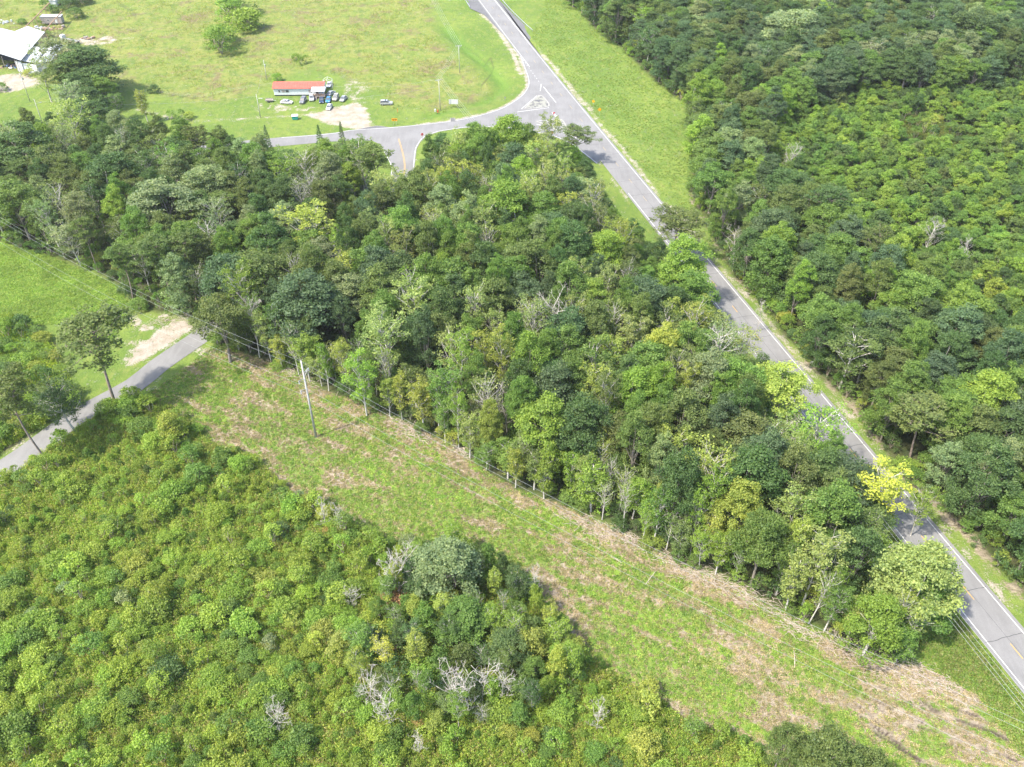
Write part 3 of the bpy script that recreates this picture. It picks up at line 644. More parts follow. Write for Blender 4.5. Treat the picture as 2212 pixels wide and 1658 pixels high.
TP(1690,830,66,'broad','yel',18,'light yellow-green tree spreading over the highway')
TP(1768,925,58,'airy','bright',18)
TP(1902,1045,62,'airy','gold',15,'bright golden-yellow tree overhanging the highway')
TP(1995,1290,60,'broad','mid',13); TP(2000,1085,30,'airy','bright',13)
TP(1985,1240,80,'broad','fresh',19,'large tree with silvery leaves and pale fanned limbs at the south-east tip of the wood')
TP(1900,1335,58,'broad','bright',14,'low bright leafy tree at the south-east wood corner')
TP(1770,1205,52,'airy','pale',18); TP(1600,1090,56,'broad','yel',18); TP(1530,1015,56,'airy','yel',18,'yellowish feathery tree over the lower wood edge')
TP(1650,1165,54,'broad','mid',18); TP(1800,1100,66,'broad','mid',19); TP(1480,900,56,'broad','olive',19)
TP(1055,850,44,'sparse','pale',18,'half-bare pale tree with drooping twigs at the wood edge'); TP(960,830,38,'airy','mid',17); TP(780,812,42,'airy','bright',16)
TP(1310,545,46,'broad','bright',19,'round bright green tree in the upper right of the wood'); TP(955,445,42,'broad','silver',20,'round silvery-green tree north of the wood centre')
TP(1205,520,38,'broad','mid',19); TP(560,590,72,'broad','olive',20); TP(470,680,60,'broad','olive',19); TP(335,555,46,'pine','pine',21); TP(395,545,42,'pine','pine',20)
TP(800,352,46,'pine','pine',20,'pine with domed crown beside the side road junction'); TP(1395,640,58,'broad','blue',18); TP(1330,940,48,'broad','olive',17)
TP(1440,870,44,'broad','mid',19); TP(985,650,50,'broad','dark',18); TP(1110,600,54,'broad','mid',18); TP(1290,790,54,'airy','mid',18); TP(1230,760,50,'broad','mid',17)
# west and north-west
TF(205,210,18,62,'broad','dark','big dark green tree standing alone at the field edge by the sheds')
TF(165,195,21,44,'airy','silver','slender silvery tree left of the big dark tree by the sheds')
TP(140,262,38,'airy','pale',22,'tall pale poplar-like tree behind the west wood'); TP(190,235,36,'broad','dark',14)
TF(320,265,12,12,'edge','yel','thin columnar tree by the farm track'); TP(50,320,58,'broad','dark',20); TP(110,345,44,'broad','olive',18); TP(245,375,58,'broad','dark',18)
TP(345,440,70,'broad','silver',20,'broad grey-green oak in the west wood'); TP(445,405,58,'broad','silver',19); TP(30,430,50,'broad','mid',19); TP(125,430,28,'sparse','pale',20)
TF(697,345,12,10,'conifer','dark','dark pointed conifer by the road, left of the pair'); TF(745,345,13,9,'conifer','dark','dark pointed conifer by the road, right of the pair'); TF(585,345,12,9,'conifer','blue','narrow blue-green conifer behind the west road')
for q_ in ((150,228,16,28,'broad','olive'),(188,246,14,30,'broad','dark'),(232,238,12,24,'broad','mid'),(112,222,17,26,'airy','pale'),(170,270,15,30,'airy','silver'),(215,280,14,30,'broad','dark'),(260,262,10,18,'airy','mid')): TF(*q_)
# shrubland trees
TP(972,1222,74,'broad','silver',13,'round soft grey-green tree at the edge of the cleared strip',.6); TP(1000,1330,60,'broad','mid',9); TP(1100,1400,50,'broad','dark',9); TP(1150,1385,34,'young','yel',9)
TP(735,1390,30,'young','yel',7,'small bright yellow-green tree in the shrubland'); TP(770,1430,26,'airy','yel',8); TP(828,1400,24,'airy','gold',9,'slender yellow tree with white stem in the shrubland')
TF(378,955,8,26,'young','yel','bright leafy sapling at the top corner of the shrubland')
TP(1790,1625,66,'broad','olive',15,'olive tree crown at the bottom edge of the photo, left half of the pair',.8); TP(1880,1648,44,'broad','olive',13,'olive tree crown at the bottom edge of the photo, right half of the pair',.8); TP(1700,1600,34,'broad','olive',14)
TP(1720,60,60,'broad','silver',20); TP(2100,60,60,'broad','dark',20)
for a in ((520,20,26,'mid'),(500,40,24,'bright'),(530,52,24,'bright'),(478,85,22,'bright'),(480,105,24,'bright'),(500,12,20,'mid')): TF(a[0], a[1]+12, 9, a[2]*1.2, 'shrub', a[3]); trees[-1]['group'] = 'bushes standing in the fields'; TF(a[0]+random.uniform(-12,12), a[1]+random.uniform(2,18), 6, a[2]*.9, 'shrub', a[3]); trees[-1]['group'] = 'bushes standing in the fields'
n_special = len(trees)

def scatter(poly, spacing, fn, avoid=None, inner=0., tries=9, seed=1, excl=()):
    r = np.random.default_rng(seed); P = np.array(poly); x0, y0 = P.min(0); x1, y1 = P.max(0); x0=max(x0,-262); x1=min(x1,290); y1=min(y1,500)
    n = int((x1-x0)*(y1-y0)/spacing**2*tries); X_ = r.uniform(x0,x1,n); Y_ = r.uniform(y0,y1,n); ok = inpoly(X_,Y_,poly)
    for e in excl: ok &= ~inpoly(X_,Y_,e)
    u, v = proj_np(X_, Y_, 0); u2, v2 = proj_np(X_, Y_, 16); ok &= ((u > -90)&(u < 2300)&(v2 < 1740)&(v > -25)); X_=X_[ok]; Y_=Y_[ok]
    cell = {}; out = []
    for q in (avoid or []):
        cell.setdefault((int(q[0]//spacing), int(q[1]//spacing)), []).append((q[0], q[1], q[2]))
    for x, y in zip(X_, Y_):
        sp = spacing*r.uniform(.8,1.25); i, j = int(x//spacing), int(y//spacing); good = True
        for a in (-1,0,1):
            for b in (-1,0,1):
                for q in cell.get((i+a,j+b), ()):
                    if (q[0]-x)**2+(q[1]-y)**2 < (max(sp, q[2]))**2*.98: good = False; break
                if not good: break
            if not good: break
        if good: cell.setdefault((i,j), []).append((x,y,0)); out.append((x,y))
    for x, y in out: fn(x, y, r)
def proj_np(X, Y, Z):
    z = Y*_c-(Z-CAM_H)*_s; y = Y*_s+(Z-CAM_H)*_c; return CX+FPX*X/z, CY-FPX*y/z
def choose(r, d): k = list(d); p = np.array([d[q] for q in k], float); return k[r.choice(len(k), p=p/p.sum())]
avoid = [(t['x'], t['y'], t['r']*.8) for t in trees]
edge_w = GP(EDGE_C)
lane_np = LANE
def f_central(x, y, r):
    de = float(dseg(np.array([x]), np.array([y]), edge_w)[0]); dlane = float(dseg(np.array([x]), np.array([y]), lane_np)[0])
    s_, w_ = hw_inv(np.array([x]), np.array([y])); w_ = float(w_[0])
    if dlane < 4.6: return
    if w_ < 24 and dlane > 8 and s_[0] < 235:
        h = r.uniform(8,11.5)+max(0,w_-17)*.6; T('young' if h < 9 else 'broad', x, y, h, r.uniform(2.4,3.6), choose(r,{'mid':3,'dark':1.5,'olive':1,'bright':1}), None, 'trees along the highway side of the wood'); return
    if w_ < 10 and dlane > 8: T('young' if r.random()<.6 else 'broad', x, y, r.uniform(7,11), r.uniform(2.4,3.4), choose(r,{'mid':2,'olive':1,'pale':1}), None, 'trees along the highway side of the wood'); return
    if de < 7.5 and (de < 4 or r.random() < .6):
        k = choose(r, {'edge':4.5,'airy':2.6,'sparse':1.8,'broad':.7}); h = r.uniform(11,17.5); T(k, x, y, h, r.uniform(1.9,3.1), choose(r,{'mid':2,'bright':2.2,'yel':1.6,'pale':2.4,'lime':1,'olive':1}), None, 'slender trees along the cleared edge of the wood'); return
    k = choose(r, {'broad':8,'airy':2.1,'sparse':.5}); h = r.uniform(15.5,21.5) - (5 if w_ < 20 else (2 if w_ < 25 else 0)) - (5 if y > 262 else 0); rad = 3.0+3.6*r.random()**1.7 if k=='broad' else r.uniform(2.8,4.2)
    T(k, x, y, h, rad, choose(r,{'dark':2.4,'mid':3,'olive':2.2,'blue':1.2,'bright':1.0,'silver':.7} if k=='broad' else {'yel':1.4,'pale':2,'bright':1,'olive':1}), None, 'trees of the wood between the lane and the highway')
scatter(WOOD_C, 5.2, f_central, avoid, seed=3)
def f_west(x, y, r):
    dlane = float(dseg(np.array([x]), np.array([y]), lane_np)[0])
    if dlane < 4.6: return
    k = choose(r, {'broad':7,'airy':1.6,'pine':.7,'sparse':.5}); h = r.uniform(13,19) - (5 if y > 250 and x > -75 else 0); rad = r.uniform(3.2,5.2)
    T(k, x, y, h, rad, 'pine' if k=='pine' else choose(r,{'dark':2,'mid':2.5,'olive':3,'silver':1.3,'bright':.9}), None, 'trees of the west wood beyond the lane')
EDGE_BAND = GP(EDGE_C) + [(p[0]+4.5*-ROW_DIR[1]*1.0, p[1]+4.5*ROW_DIR[0]) for p in GP(EDGE_C)[::-1]]
scatter(EDGE_BAND, 2.7, lambda x,y,r: T(choose(r,{'edge':5,'airy':2,'sparse':1.5}), x, y, r.uniform(8,16.5), r.uniform(1.5,2.6), choose(r,{'mid':2.4,'bright':2,'yel':1,'pale':2.2,'olive':1}), None, 'slender trees along the cleared edge of the wood'), [(t['x'],t['y'],2.2) for t in trees], seed=14)
scatter(WOOD_W, 5.6, f_west, avoid, seed=4)
def f_east(x, y, r):
    d = -float(w_) if False else -float(hw_inv(np.array([x]), np.array([y]))[1][0])
    k = choose(r, {'broad':9,'airy':.35,'pine':.35}); big = 1.0
    if y > 300: h = r.uniform(14,18); rad = r.uniform(3.8,6.8); fam = choose(r,{'blue':3.2,'dark':3,'olive':1.5,'silver':.9,'mid':1.6,'bright':.3})
    else: h = r.uniform(11,18); rad = 3.3+3.4*r.random()**1.5; fam = choose(r,{'mid':3.2,'dark':2.2,'olive':2,'blue':1,'silver':.7,'bright':1.3})
    T(k, x, y, h, rad, fam, None, 'trees of the east wood beyond the highway')
scatter(WOOD_E, 6.0, f_east, avoid, seed=5, excl=(YOUNG_E,))
def f_young(x, y, r):
    T('young', x, y, r.uniform(5.5,9), r.uniform(1.9,3.0), choose(r,{'bright':3.4,'mid':4,'olive':.5,'lime':.5,'dark':.8}), None, 'young trees of the regrowth in the east wood')
scatter(YOUNG_E, 3.5, f_young, avoid, seed=6, excl=(GLADE_E,))
def f_shrub(x, y, r):
    n = float(fbm(np.array([x]), np.array([y]), 16, 3, 2.)[0]); east = x > -22 and y < 100
    if n > .50 or r.random() < .30: T('shrub', x, y, (q_ := r.uniform(0,1)**1.8)*2.6+1.7, .75+q_*1.7, choose(r,{'bright':4,'lime':3.2,'mid':1.6,'yel':.5,'dark':.2 if not east else .45,'orange':.03 if not east else .15,'gold':.03,'red':.015 if not east else .08,'silver':.08}), None, 'leafy shrubs and saplings in the shrubland')
    elif r.random() < .8: T('ypine', x, y, r.uniform(1.2,2.8), r.uniform(.6,1.25), choose(r,{'pine':.6,'mid':2,'bright':3,'lime':2}), None, 'young pines in the shrubland')
scatter(SHRUB, 2.05, f_shrub, [(t['x'], t['y'], min(1.2, t['r']*.25)) for t in trees], seed=8)
CLUMP = GP([(880,1200),(960,1185),(1060,1240),(1150,1320),(1230,1410),(1250,1480),(1120,1570),(940,1590),(780,1520),(740,1420),(850,1300)])
scatter(CLUMP, 2.9, lambda x,y,r: T(choose(r,{'young':4,'edge':3,'airy':2,'sparse':1.2,'broad':.3}), x, y, r.uniform(4.5,10), r.uniform(1.2,2.2), choose(r,{'mid':3,'dark':2.5,'bright':2,'yel':1.4,'olive':1,'gold':.15,'orange':.25}), None, 'small trees of the clump at the bottom of the shrubland'), [(t['x'],t['y'],1.5) for t in trees[:n_special]], seed=10)
scatter(THICK_W, 3.0, lambda x,y,r: T('shrub', x, y, r.uniform(2.5,5), r.uniform(1.5,2.6), choose(r,{'bright':3,'mid':3,'dark':1,'yel':1}), None, 'shrubs of the thicket left of the lane'), avoid, seed=9)
# understorey along wood edges and under the canopy
def f_und(x, y, r): T('shrub', x, y, r.uniform(2.5,5.5), r.uniform(1.4,2.5), choose(r,{'mid':3,'bright':2,'dark':2,'yel':.5}), None, 'undergrowth')
n_before = len(trees)
for W, sd_, ln_ in ((WOOD_C,21,GP(EDGE_C)), (WOOD_W,22,GP([(440,688),(390,682),(300,668),(268,628),(235,600),(150,562),(80,547),(0,518)])), (WOOD_E,23,GP(EDGE_E))):
    def f_u2(x, y, r, ln_=ln_):
        if float(dseg(np.array([x]), np.array([y]), lane_np)[0]) < 4.2: return
        d = float(dseg(np.array([x]), np.array([y]), ln_)[0])
        if d < 3.5:
            if r.random() < .95: T('shrub', x, y, r.uniform(1.6,4.4), r.uniform(1.1,2.1), choose(r,{'mid':3,'bright':2,'dark':2,'yel':.5}), None, 'undergrowth')
        elif r.random() < .45: f_und(x, y, r)
    scatter(W, 2.9, f_u2, None, seed=sd_)
for t in trees[n_before:]: t['stuffonly'] = 'undergrowth'
# shrubs here and there in fields, hedges by the sheds
for a in ((150,20,14,'dark'),(140,8,14,'mid'),(165,40,13,'mid'),(178,8,15,'dark'),(160,4,13,'dark'),(112,14,12,'dark'),(100,22,12,'mid'),(118,28,10,'mid'),(78,48,9,'bright'),(84,56,8,'mid'),(48,52,7,'mid'),(336,200,9,'dark'),(325,201,5,'dark'),(100,82,9,'mid'),(62,163,8,'yel'),(3,196,10,'mid'),(640,130,8,'bright'),(650,140,9,'bright'),(662,136,8,'bright'),(600,176,9,'bright'),(372,255,9,'bright'),(395,262,10,'mid'),(410,255,8,'yel')):
    TF(a[0], a[1], a[2]*.33, a[2], 'shrub', a[3]); trees[-1]['group'] = 'bushes standing in the fields'

# -- sort into individuals and masses
KN = {'broad':('broadleaf_tree','tree',18,5),'airy':('light_crowned_tree','tree',18,3.6),'sparse':('half_bare_tree','tree',18,3.6),'edge':('slender_tree','tree',16,2.4),'pine':('pine_tree','pine tree',20,4),'conifer':('conifer_tree','conifer',14,2.2),'young':('young_tree','young tree',8.5,2.3),'shrub':('shrub','shrub',2.6,1.3),'ypine':('young_pine','young pine',2.6,1.0)}
FN = {'dark':'dark green','olive':'olive green','mid':'mid green','bright':'bright green','lime':'lime green','yel':'yellow-green','pale':'pale green','silver':'grey-green','gold':'golden yellow','fresh':'silvery light green','blue':'blue-green','pine':'pine green','red':'reddish brown','orange':'orange-tinged'}
KT = {'broad':'round-crowned broadleaf tree','airy':'open pale-limbed tree','sparse':'half-bare pale-limbed tree','edge':'slender low-branching tree','pine':'bare-trunked pine tree','conifer':'pointed conifer','young':'bushy young tree','shrub':'leafy shrub','ypine':'soft-needled young pine'}
GT = {'trees along the highway side of the wood':'on the highway side of the wood','slender trees along the cleared edge of the wood':'at the wood edge facing the strip','trees of the wood between the lane and the highway':'in the wood left of the highway','trees of the west wood beyond the lane':'in the wood west of the lane','trees of the east wood beyond the highway':'in the wood east of the highway','young trees of the regrowth in the east wood':'in the regrowth of the east wood','leafy shrubs and saplings in the shrubland':'in shrubland left of the cleared strip','young pines in the shrubland':'in shrubland left of the cleared strip','shrubs of the thicket left of the lane':'in the thicket left of the narrow lane','small trees of the clump at the bottom of the shrubland':'in the clump left of the strip','bushes standing in the fields':'standing in the open field'}
random.seed(5); rv = np.random.default_rng(77)
bykind = {}
for i, t in enumerate(trees):
    u, v = proj(t['x'], t['y'], t['h']*.7); d = math.sqrt(t['x']**2+t['y']**2+(CAM_H-t['h']*.7)**2)
    rp = t['r']/d*FPX; t['vis'] = (-rp < u < 2212+rp) and (-rp*1.3 < v < 1658+rp*1.5); t['ap'] = rp + (1e4 if i < n_special else 0)
    nl = len(LIB[t['kind']]); t['var'] = int(rv.integers(nl)) if t['kind'] != 'broad' else int(rv.choice([0,1,2,3,4,5,6,7,0,3]))
    t['rz'] = rv.uniform(0, 6.28)
    if t['label'] and 'alone' in t['label']: t['var'] = 0
    if t['fam'] == 'fresh': t['var'] = 7
    _,_,H0,R0 = KN[t['kind']]; t['sx'] = t['r']/R0; t['sz'] = t['h']/H0
    c = np.array(CF[t['fam']])*rv.uniform(.86,1.16)*rv.uniform(.94,1.06,3); t['col'] = c
    t['z'] = float(zat(t['x'], t['y']))
    if not t['vis']: t['stuffonly'] = t.get('stuffonly') or ('off' if not t.get('label') else None)
    bykind.setdefault(t['kind'], []).append(t)
masses = {}
def put(t):
    k = t['kind']; nm, cat, _, _ = KN[k]; tm, cm, jm = LIB[k][t['var']]
    lab = t['label']; grp = t['group']
    if not lab:
        grp = grp or 'other trees standing in the woods'
        lab = '%s %s %s' % (FN[t['fam']], KT[k], GT.get(grp, 'among the trees of the wood')); grp = grp + ', ' + FN[t['fam']] + ' ' + nm.replace('_', ' ')
        u, v = proj(t['x'], t['y'], t['h']*.6)
        zn = (('top','upper','mid','lower','bottom')[int(min(4, max(0, v/332)))] + ' ' + ('far left','left','centre','right','far right')[int(min(4, max(0, u/443)))])
        sz = 'small ' if t['h'] < KN[k][2]*.75 else ('tall ' if t['h'] > KN[k][2]*1.0 else ''); lab = sz + lab + ', ' + zn
    e = empty(nm, (t['x'], t['y'], t['z']), t['rz'], label=lab, cat=cat, group=grp); e.scale = (t['sx'], t['sx'], t['sz'])
    a = link('trunk' if k not in ('shrub','ypine') else 'stems', tm, e); b = link('crown' if k not in ('shrub','ypine') else 'foliage', cm, e); b.color = (*[float(q) for q in t['col']], 1)
for k, L in bykind.items():
    ind = sorted([t for t in L if not t.get('stuffonly')], key=lambda t: -t['ap']); 
    for t in ind[:300]: put(t)
    for t in ind[300:] + [t for t in L if t.get('stuffonly')]:
        g = t.get('stuffonly'); 
        key = 'undergrowth' if g == 'undergrowth' else ('distant_woodland' if k in ('broad','airy','sparse','pine','edge','conifer') else ('regrowth' if k=='young' else 'low_scrub'))
        masses.setdefault(key, []).append(t)
MASSLAB = {'undergrowth':('leafy green undergrowth filling the floor and edges of the woods','undergrowth'),'distant_woodland':('far mass of mixed green trees at the back of the woods','woodland'),'regrowth':('dense mass of young bright green trees in the east wood','regrowth'),'low_scrub':('low green scrub filling the shrubland between larger shrubs','scrub')}
for key, L in masses.items():
    protos = []; ix = {}
    for k in LIB:
        for v in range(len(LIB[k])): ix[(k,v)] = len(protos); protos.append(LIB[k][v][2])
    mass(key, protos, [(t['x'],t['y'],t['z']) for t in L], [(t['sx'],t['sx'],t['sz']) for t in L], [t['rz'] for t in L], [ix[(t['kind'],t['var'])] for t in L], np.array([t['col'] for t in L]), label=MASSLAB[key][0], cat=MASSLAB[key][1])
    print('mass', key, len(L))
print('kinds', {k: len(v) for k, v in bykind.items()})

# ------------------------------------------------------------------ dead trees
def dead(px, py, h, lab, var=0, foot=False, fr=.6, lean=0):
    x, y = G(px, py) if foot else G(px, py, h*fr); e = empty('dead_tree', (x, y, float(zat(x,y))), random.uniform(0,6.28), label=lab, cat='dead tree', group='bare dead trees')
    h = h if var < 4 else h*1.5
    s = h/(14. if var < 4 else 7.); e.scale = (s,s,s); e.rotation_euler = (lean, lean*.5, random.uniform(0,6.28)); link('trunk', DEAD[var], e)
dead(1198,668,21,'big bare white-limbed dead tree in the middle of the wood',0,False,.75); dead(1712,955,12,'bare grey dead tree beside the highway in the lower wood',1,False,.55); dead(1712,958,11,'grey multi-stemmed dead tree close against the roadside one',2,False,.5,.15)
dead(1583,585,12,'leaning bare dead tree at the right verge of the highway',3,True,.5,.35); dead(1712,338,13,'pinkish-grey bare dead tree in the east wood',1,False,.7); dead(1420,110,10,'bare tree at the field edge of the east wood',2,False,.6)
dead(1060,900,13,'dead bare-branched tree drooping at the lower wood edge',1,False,.5); dead(1095,870,14,'bare pale tree just right of the drooping dead one',2,False,.6); dead(1205,955,9,'small brown dead tree at the foot of the bright bulging tree',4,False,.6)
dead(268,278,12,'bare forked white snag in the west wood',3,False,.8); dead(1645,665,9,'half-dead grey tree in the near east wood',2,False,.8); dead(2015,500,13,'dead white-topped tree standing in the eastern regrowth',0,False,.7); dead(2085,540,11,'second pale bare tree in the eastern regrowth, further right',2,False,.7)
for i, (px, py, h, v) in enumerate(((858,1255,8,4),(877,1235,7,5),(798,1500,6.5,5),(600,1560,5.5,5),(985,1500,8,4),(1010,1510,8,4),(838,1540,7,4),(1040,1490,8,4),(1085,1490,7,4),(760,1300,4,5),(700,1120,5,4),(735,1130,5,4),(800,1400,5,5),(1150,1275,6,4),(1290,1560,5,4),(905,1610,4.5,4))):
    dead(px, py, h, ('bleached dead sapling left of the grey-green tree','second bleached dead sapling left of the grey-green tree','white bare sapling with fanned twigs low in the shrubland','small twisted white snag near the bottom of the shrubland','thin dead stem left in the row of bare stems','thin dead stem second in the row of bare stems','pale half-dead stem below the fanned white sapling','thin dead stem third in the row of bare stems','rightmost thin dead stem in the row of bare stems','small bare snag among the weeds','dead twiggy sapling at the strip edge, left one','dead twiggy sapling at the strip edge, right one','broken bare stem beside the yellow tree','bare twig top right of the grey-green tree','white leaning stick at the bottom of the shrubland','tiny bare sapling with brown tips')[i], v, False, .6, .1)

# ------------------------------------------------------------------ low ground cover masses
def rut_free(x, y):
    d = np.full(np.shape(x), 9.)
    for pl, rw in RUTS: d = np.minimum(d, dseg(x, y, GP(pl)) - rw*1.6)
    return d > 0
def cover(name, poly, n, meshes, smin, smax, cols, lab, cat, seed, dens=None, excl=()):
    r = np.random.default_rng(seed); P = np.array(poly); x0,y0 = P.min(0); x1,y1 = P.max(0); X_=r.uniform(x0,x1,n); Y_=r.uniform(y0,y1,n); ok = inpoly(X_,Y_,poly)
    for e in excl: ok &= ~inpoly(X_,Y_,e)
    u,v = proj_np(X_,Y_,0.); ok &= (u>-20)&(u<2232)&(v<1690)&(v>-10)
    if dens is not None: ok &= r.random(n) < dens(X_,Y_)
    X_=X_[ok]; Y_=Y_[ok]; m=len(X_); s=r.uniform(smin,smax,m); k=r.integers(len(cols),size=m)
    patch = fbm(X_,Y_,5,3,seed*1.3); c = np.array(cols)[k]*r.uniform(.8,1.2,(m,1))*(.75+.5*patch)[:,None]
    print(name, m); return mass(name, meshes, np.stack([X_,Y_,zat(X_,Y_)],-1), np.stack([s,s,s*r.uniform(.8,1.3,m)],-1), r.uniform(0,6.28,m), r.integers(len(meshes),size=m), c, label=lab, cat=cat)
cover('weeds', SHRUB, 150000, WEED, .7, 1.4, [(.31,.41,.075),(.40,.46,.08),(.23,.34,.06),(.40,.36,.14),(.28,.39,.07)], 'dense upright yellow-green weeds between the shrubs','weeds',31)
cover('weeds', THICK_W, 9000, WEED, .9, 1.9, [(.34,.46,.06),(.42,.50,.07),(.26,.38,.05)], 'tall bright green weeds beside the narrow lane','weeds',32)
cover('ground_weeds', CLEAR, 130000, TUFT, .6, 1.5, [(.21,.33,.06),(.27,.39,.075),(.17,.28,.055),(.33,.38,.10)], 'low leafy weeds carpeting the cleared strip','weeds',33, dens=lambda x,y: np.clip(.80-.70*sstep(.42,.64,litter_field(x,y)),.07,1)*rut_free(x,y), excl=(SHRUB,LANE[-6:]))
cover('dry_grass', CLEAR, 110000, TUFT, .5, 1.2, [(.48,.39,.28),(.38,.31,.21),(.34,.31,.15)], 'dry tan grass litter mixed through the cleared strip','grass',38, dens=lambda x,y: (.30+.70*sstep(.42,.6,litter_field(x,y)))*rut_free(x,y), excl=(SHRUB,LANE[-6:]))
VERGE = [hw(s,-6.6) for s in range(60,330,10)] + GP(EDGE_E[::-1][:-2])
LEFTV = GP([(1940,1432),(1990,1385)]) + [hw(s,9) for s in (300,312,324,340)] + GP([(2240,1640),(2100,1500)])
cover('verge_grass', [hw(s,-6.5) for s in range(20,300,10)] + GP(EDGE_E[::-1][6:]), 60000, TUFT, .5, 1.05, [(.21,.32,.065),(.27,.37,.075),(.18,.29,.06),(.31,.36,.10)], 'mown green grass of the broad verge right of the highway','grass',39, dens=lambda x,y: .25+.75*sstep(.4,.6,fbm(x,y,6,4,2.)))
cover('roadside_grass', [hw(s,5.2) for s in range(296,350,8)] + GP([(2212,1640),(2110,1500),(2000,1440),(1990,1380)]), 16000, TUFT, .8, 1.9, [(.17,.28,.05),(.22,.32,.06),(.30,.32,.11)], 'rough green grass between the wood corner and the highway','grass',34)
cover('field_grass', GP([(0,525),(100,552),(250,615),(285,665),(262,700),(240,740),(130,700),(60,705),(0,690)]), 30000, TUFT, .7, 1.8, [(.28,.40,.08),(.34,.44,.10),(.23,.36,.07)], 'bright green grass of the small field left of the lane','grass',35)
cover('glade_weeds', GLADE_E, 5000, WEED, .9, 1.8, [(.16,.20,.04),(.20,.21,.05),(.12,.18,.04)], 'olive weeds in the glade of the east wood','weeds',36)
cover('meadow_tussocks', MEADOW, 60000, WEED, .35, .8, [(.26,.34,.06),(.34,.37,.08),(.38,.34,.13),(.20,.30,.055)], 'scattered taller grass tussocks in the rough meadow','grass',37, dens=lambda x,y: .12+.7*sstep(.42,.68,fbm(x,y,11,5,3.)))
# brush piles and sticks
def brush(px, py, n, sx, sy, lab, rz):
    x, y = G(px, py); e = MB(); random.seed(int(px*7+py))
    for _ in range(n):
        a = rz + random.gauss(0,.7); c = Vector((random.gauss(0,sx), random.gauss(0,sy), 0)); c.rotate(Matrix.Rotation(rz,3,'Z')); L = random.uniform(.5,2.0); z = random.uniform(.04,.35)
        d = Vector((math.cos(a), math.sin(a), random.uniform(-.08,.2)))*L/2; p = c+Vector((0,0,z)); e.path([p-d, p+Vector((random.uniform(-.1,.1),random.uniform(-.1,.1),.05)), p+d], [.035,.03,.015], 4)
    o = e.build('brush_pile', M_TWIG); o.location = (x, y, float(zat(x,y))); setp(o, lab, 'brush pile', 'brush piles along the wood edge', 'stuff')
brush(1925,1440,520,6.5,1.9,'large pile of cut grey branches at the south-east wood corner',ROW_A); brush(2030,1470,160,3.5,1.,'smaller scatter of cut branches towards the highway',ROW_A)
brush(1495,1235,220,5,1.1,'brush litter at the wood edge beside the leaning trunk',ROW_A); brush(885,930,200,3.5,1.,'grey brush litter below the pale trees',ROW_A); brush(1000,975,90,1.4,.7,'twiggy root heap at the wood edge',ROW_A)
brush(1270,1140,130,4.5,.8,'brush litter in the middle of the wood edge',ROW_A); brush(1360,1165,130,4,.8,'second brush litter further right along the wood edge',ROW_A); brush(1700,1345,260,6,1.1,'brush line left of the large silvery tree',ROW_A); brush(375,690,120,4,1.2,'brown brush heap by the sandy patch',.3); brush(1590,1270,200,5,1.0,'brush litter beside the pale-stemmed edge trees',ROW_A); brush(640,810,160,5,.9,'brush litter above the tall utility pole',ROW_A)

# ------------------------------------------------------------------ poles and wires
M_STEEL = simple('galvanised_steel', (.48,.50,.52), .45, .1, 3, .6); M_WIRE = simple('wire', (.42,.43,.44), .5, .05, 3, .3); M_CER = simple('insulator', (.35,.36,.38), .3)
ZL = (0,0,1)
px_, py_ = G(683,945)
tp = empty('transmission_pole', (px_, py_, 0), ROW_A, label='tall grey wooden transmission pole with three steel arms on the cleared strip', cat='utility pole')
MB().bar((0,0,-.5),(0,0,20.8),.26,.15,12).build('pole', M_POLE, tp, True)
ARMS = [(17.6,1),(16.2,-1),(13.6,-1)]
for z, sd_ in ARMS:
    b = MB(); b.bar((0,0,z),(0,1.5*sd_,z+.5),.07,.05); b.bar((0,0,z-1.0),(0,1.45*sd_,z+.42),.045); b.build('arm', M_STEEL, tp)
    b = MB(); 
    for k in range(6): b.bar((0,1.5*sd_,z+.42-k*.14),(0,1.5*sd_,z+.34-k*.14),.11,.06,8)
    b.build('insulator', M_CER, tp)
MB().bar((.16,.02,14),(.16,.02,19.5),.03).build('ground_wire', M_WIRE, tp)
def wire(name, a, b, sag, r=.022, lab=None, grp=None, parent=None, n=22):
    a = Vector(a); b = Vector(b); pts = [a.lerp(b, i/n) - Vector((0,0,sag*4*(i/n)*(1-i/n))) for i in range(n+1)]
    o = MB().path(pts, [r]*(n+1), 4).build(name, M_WIRE, parent)
    if lab: setp(o, lab, 'power line', grp)
    return o
rd = Vector((ROW_DIR[0], ROW_DIR[1], 0)); rn = Vector((-ROW_DIR[1], ROW_DIR[0], 0)); b0 = Vector((px_, py_, 0))
atts = [(0,20.7,'uppermost'), (1.5,17.3,'wood-side'), (-1.5,15.8,'upper clearing-side'), (-1.5,13.2,'lower clearing-side')]
for off, z, nm in atts:
    for sgn, L, side in ((1,150,'running down the cleared strip'), (-1,120,'running back over the lane')):
        a = b0 + rn*off + Vector((0,0,z)); c = b0 + rd*L*sgn + rn*off + Vector((0,0,z)); wire('power_line', a, c, 3.2, .014, nm+' conductor of the tall pole '+side, 'wires of the transmission line')
for sgn, L, lab in ((1,150,'next transmission pole down the strip outside the photo'),):
    e = empty('transmission_pole', tuple(b0+rd*L), ROW_A, label='matching grey transmission pole further down the strip', cat='utility pole')
    for ch in tp.children: q = ch.copy(); COL.objects.link(q); q.parent = e
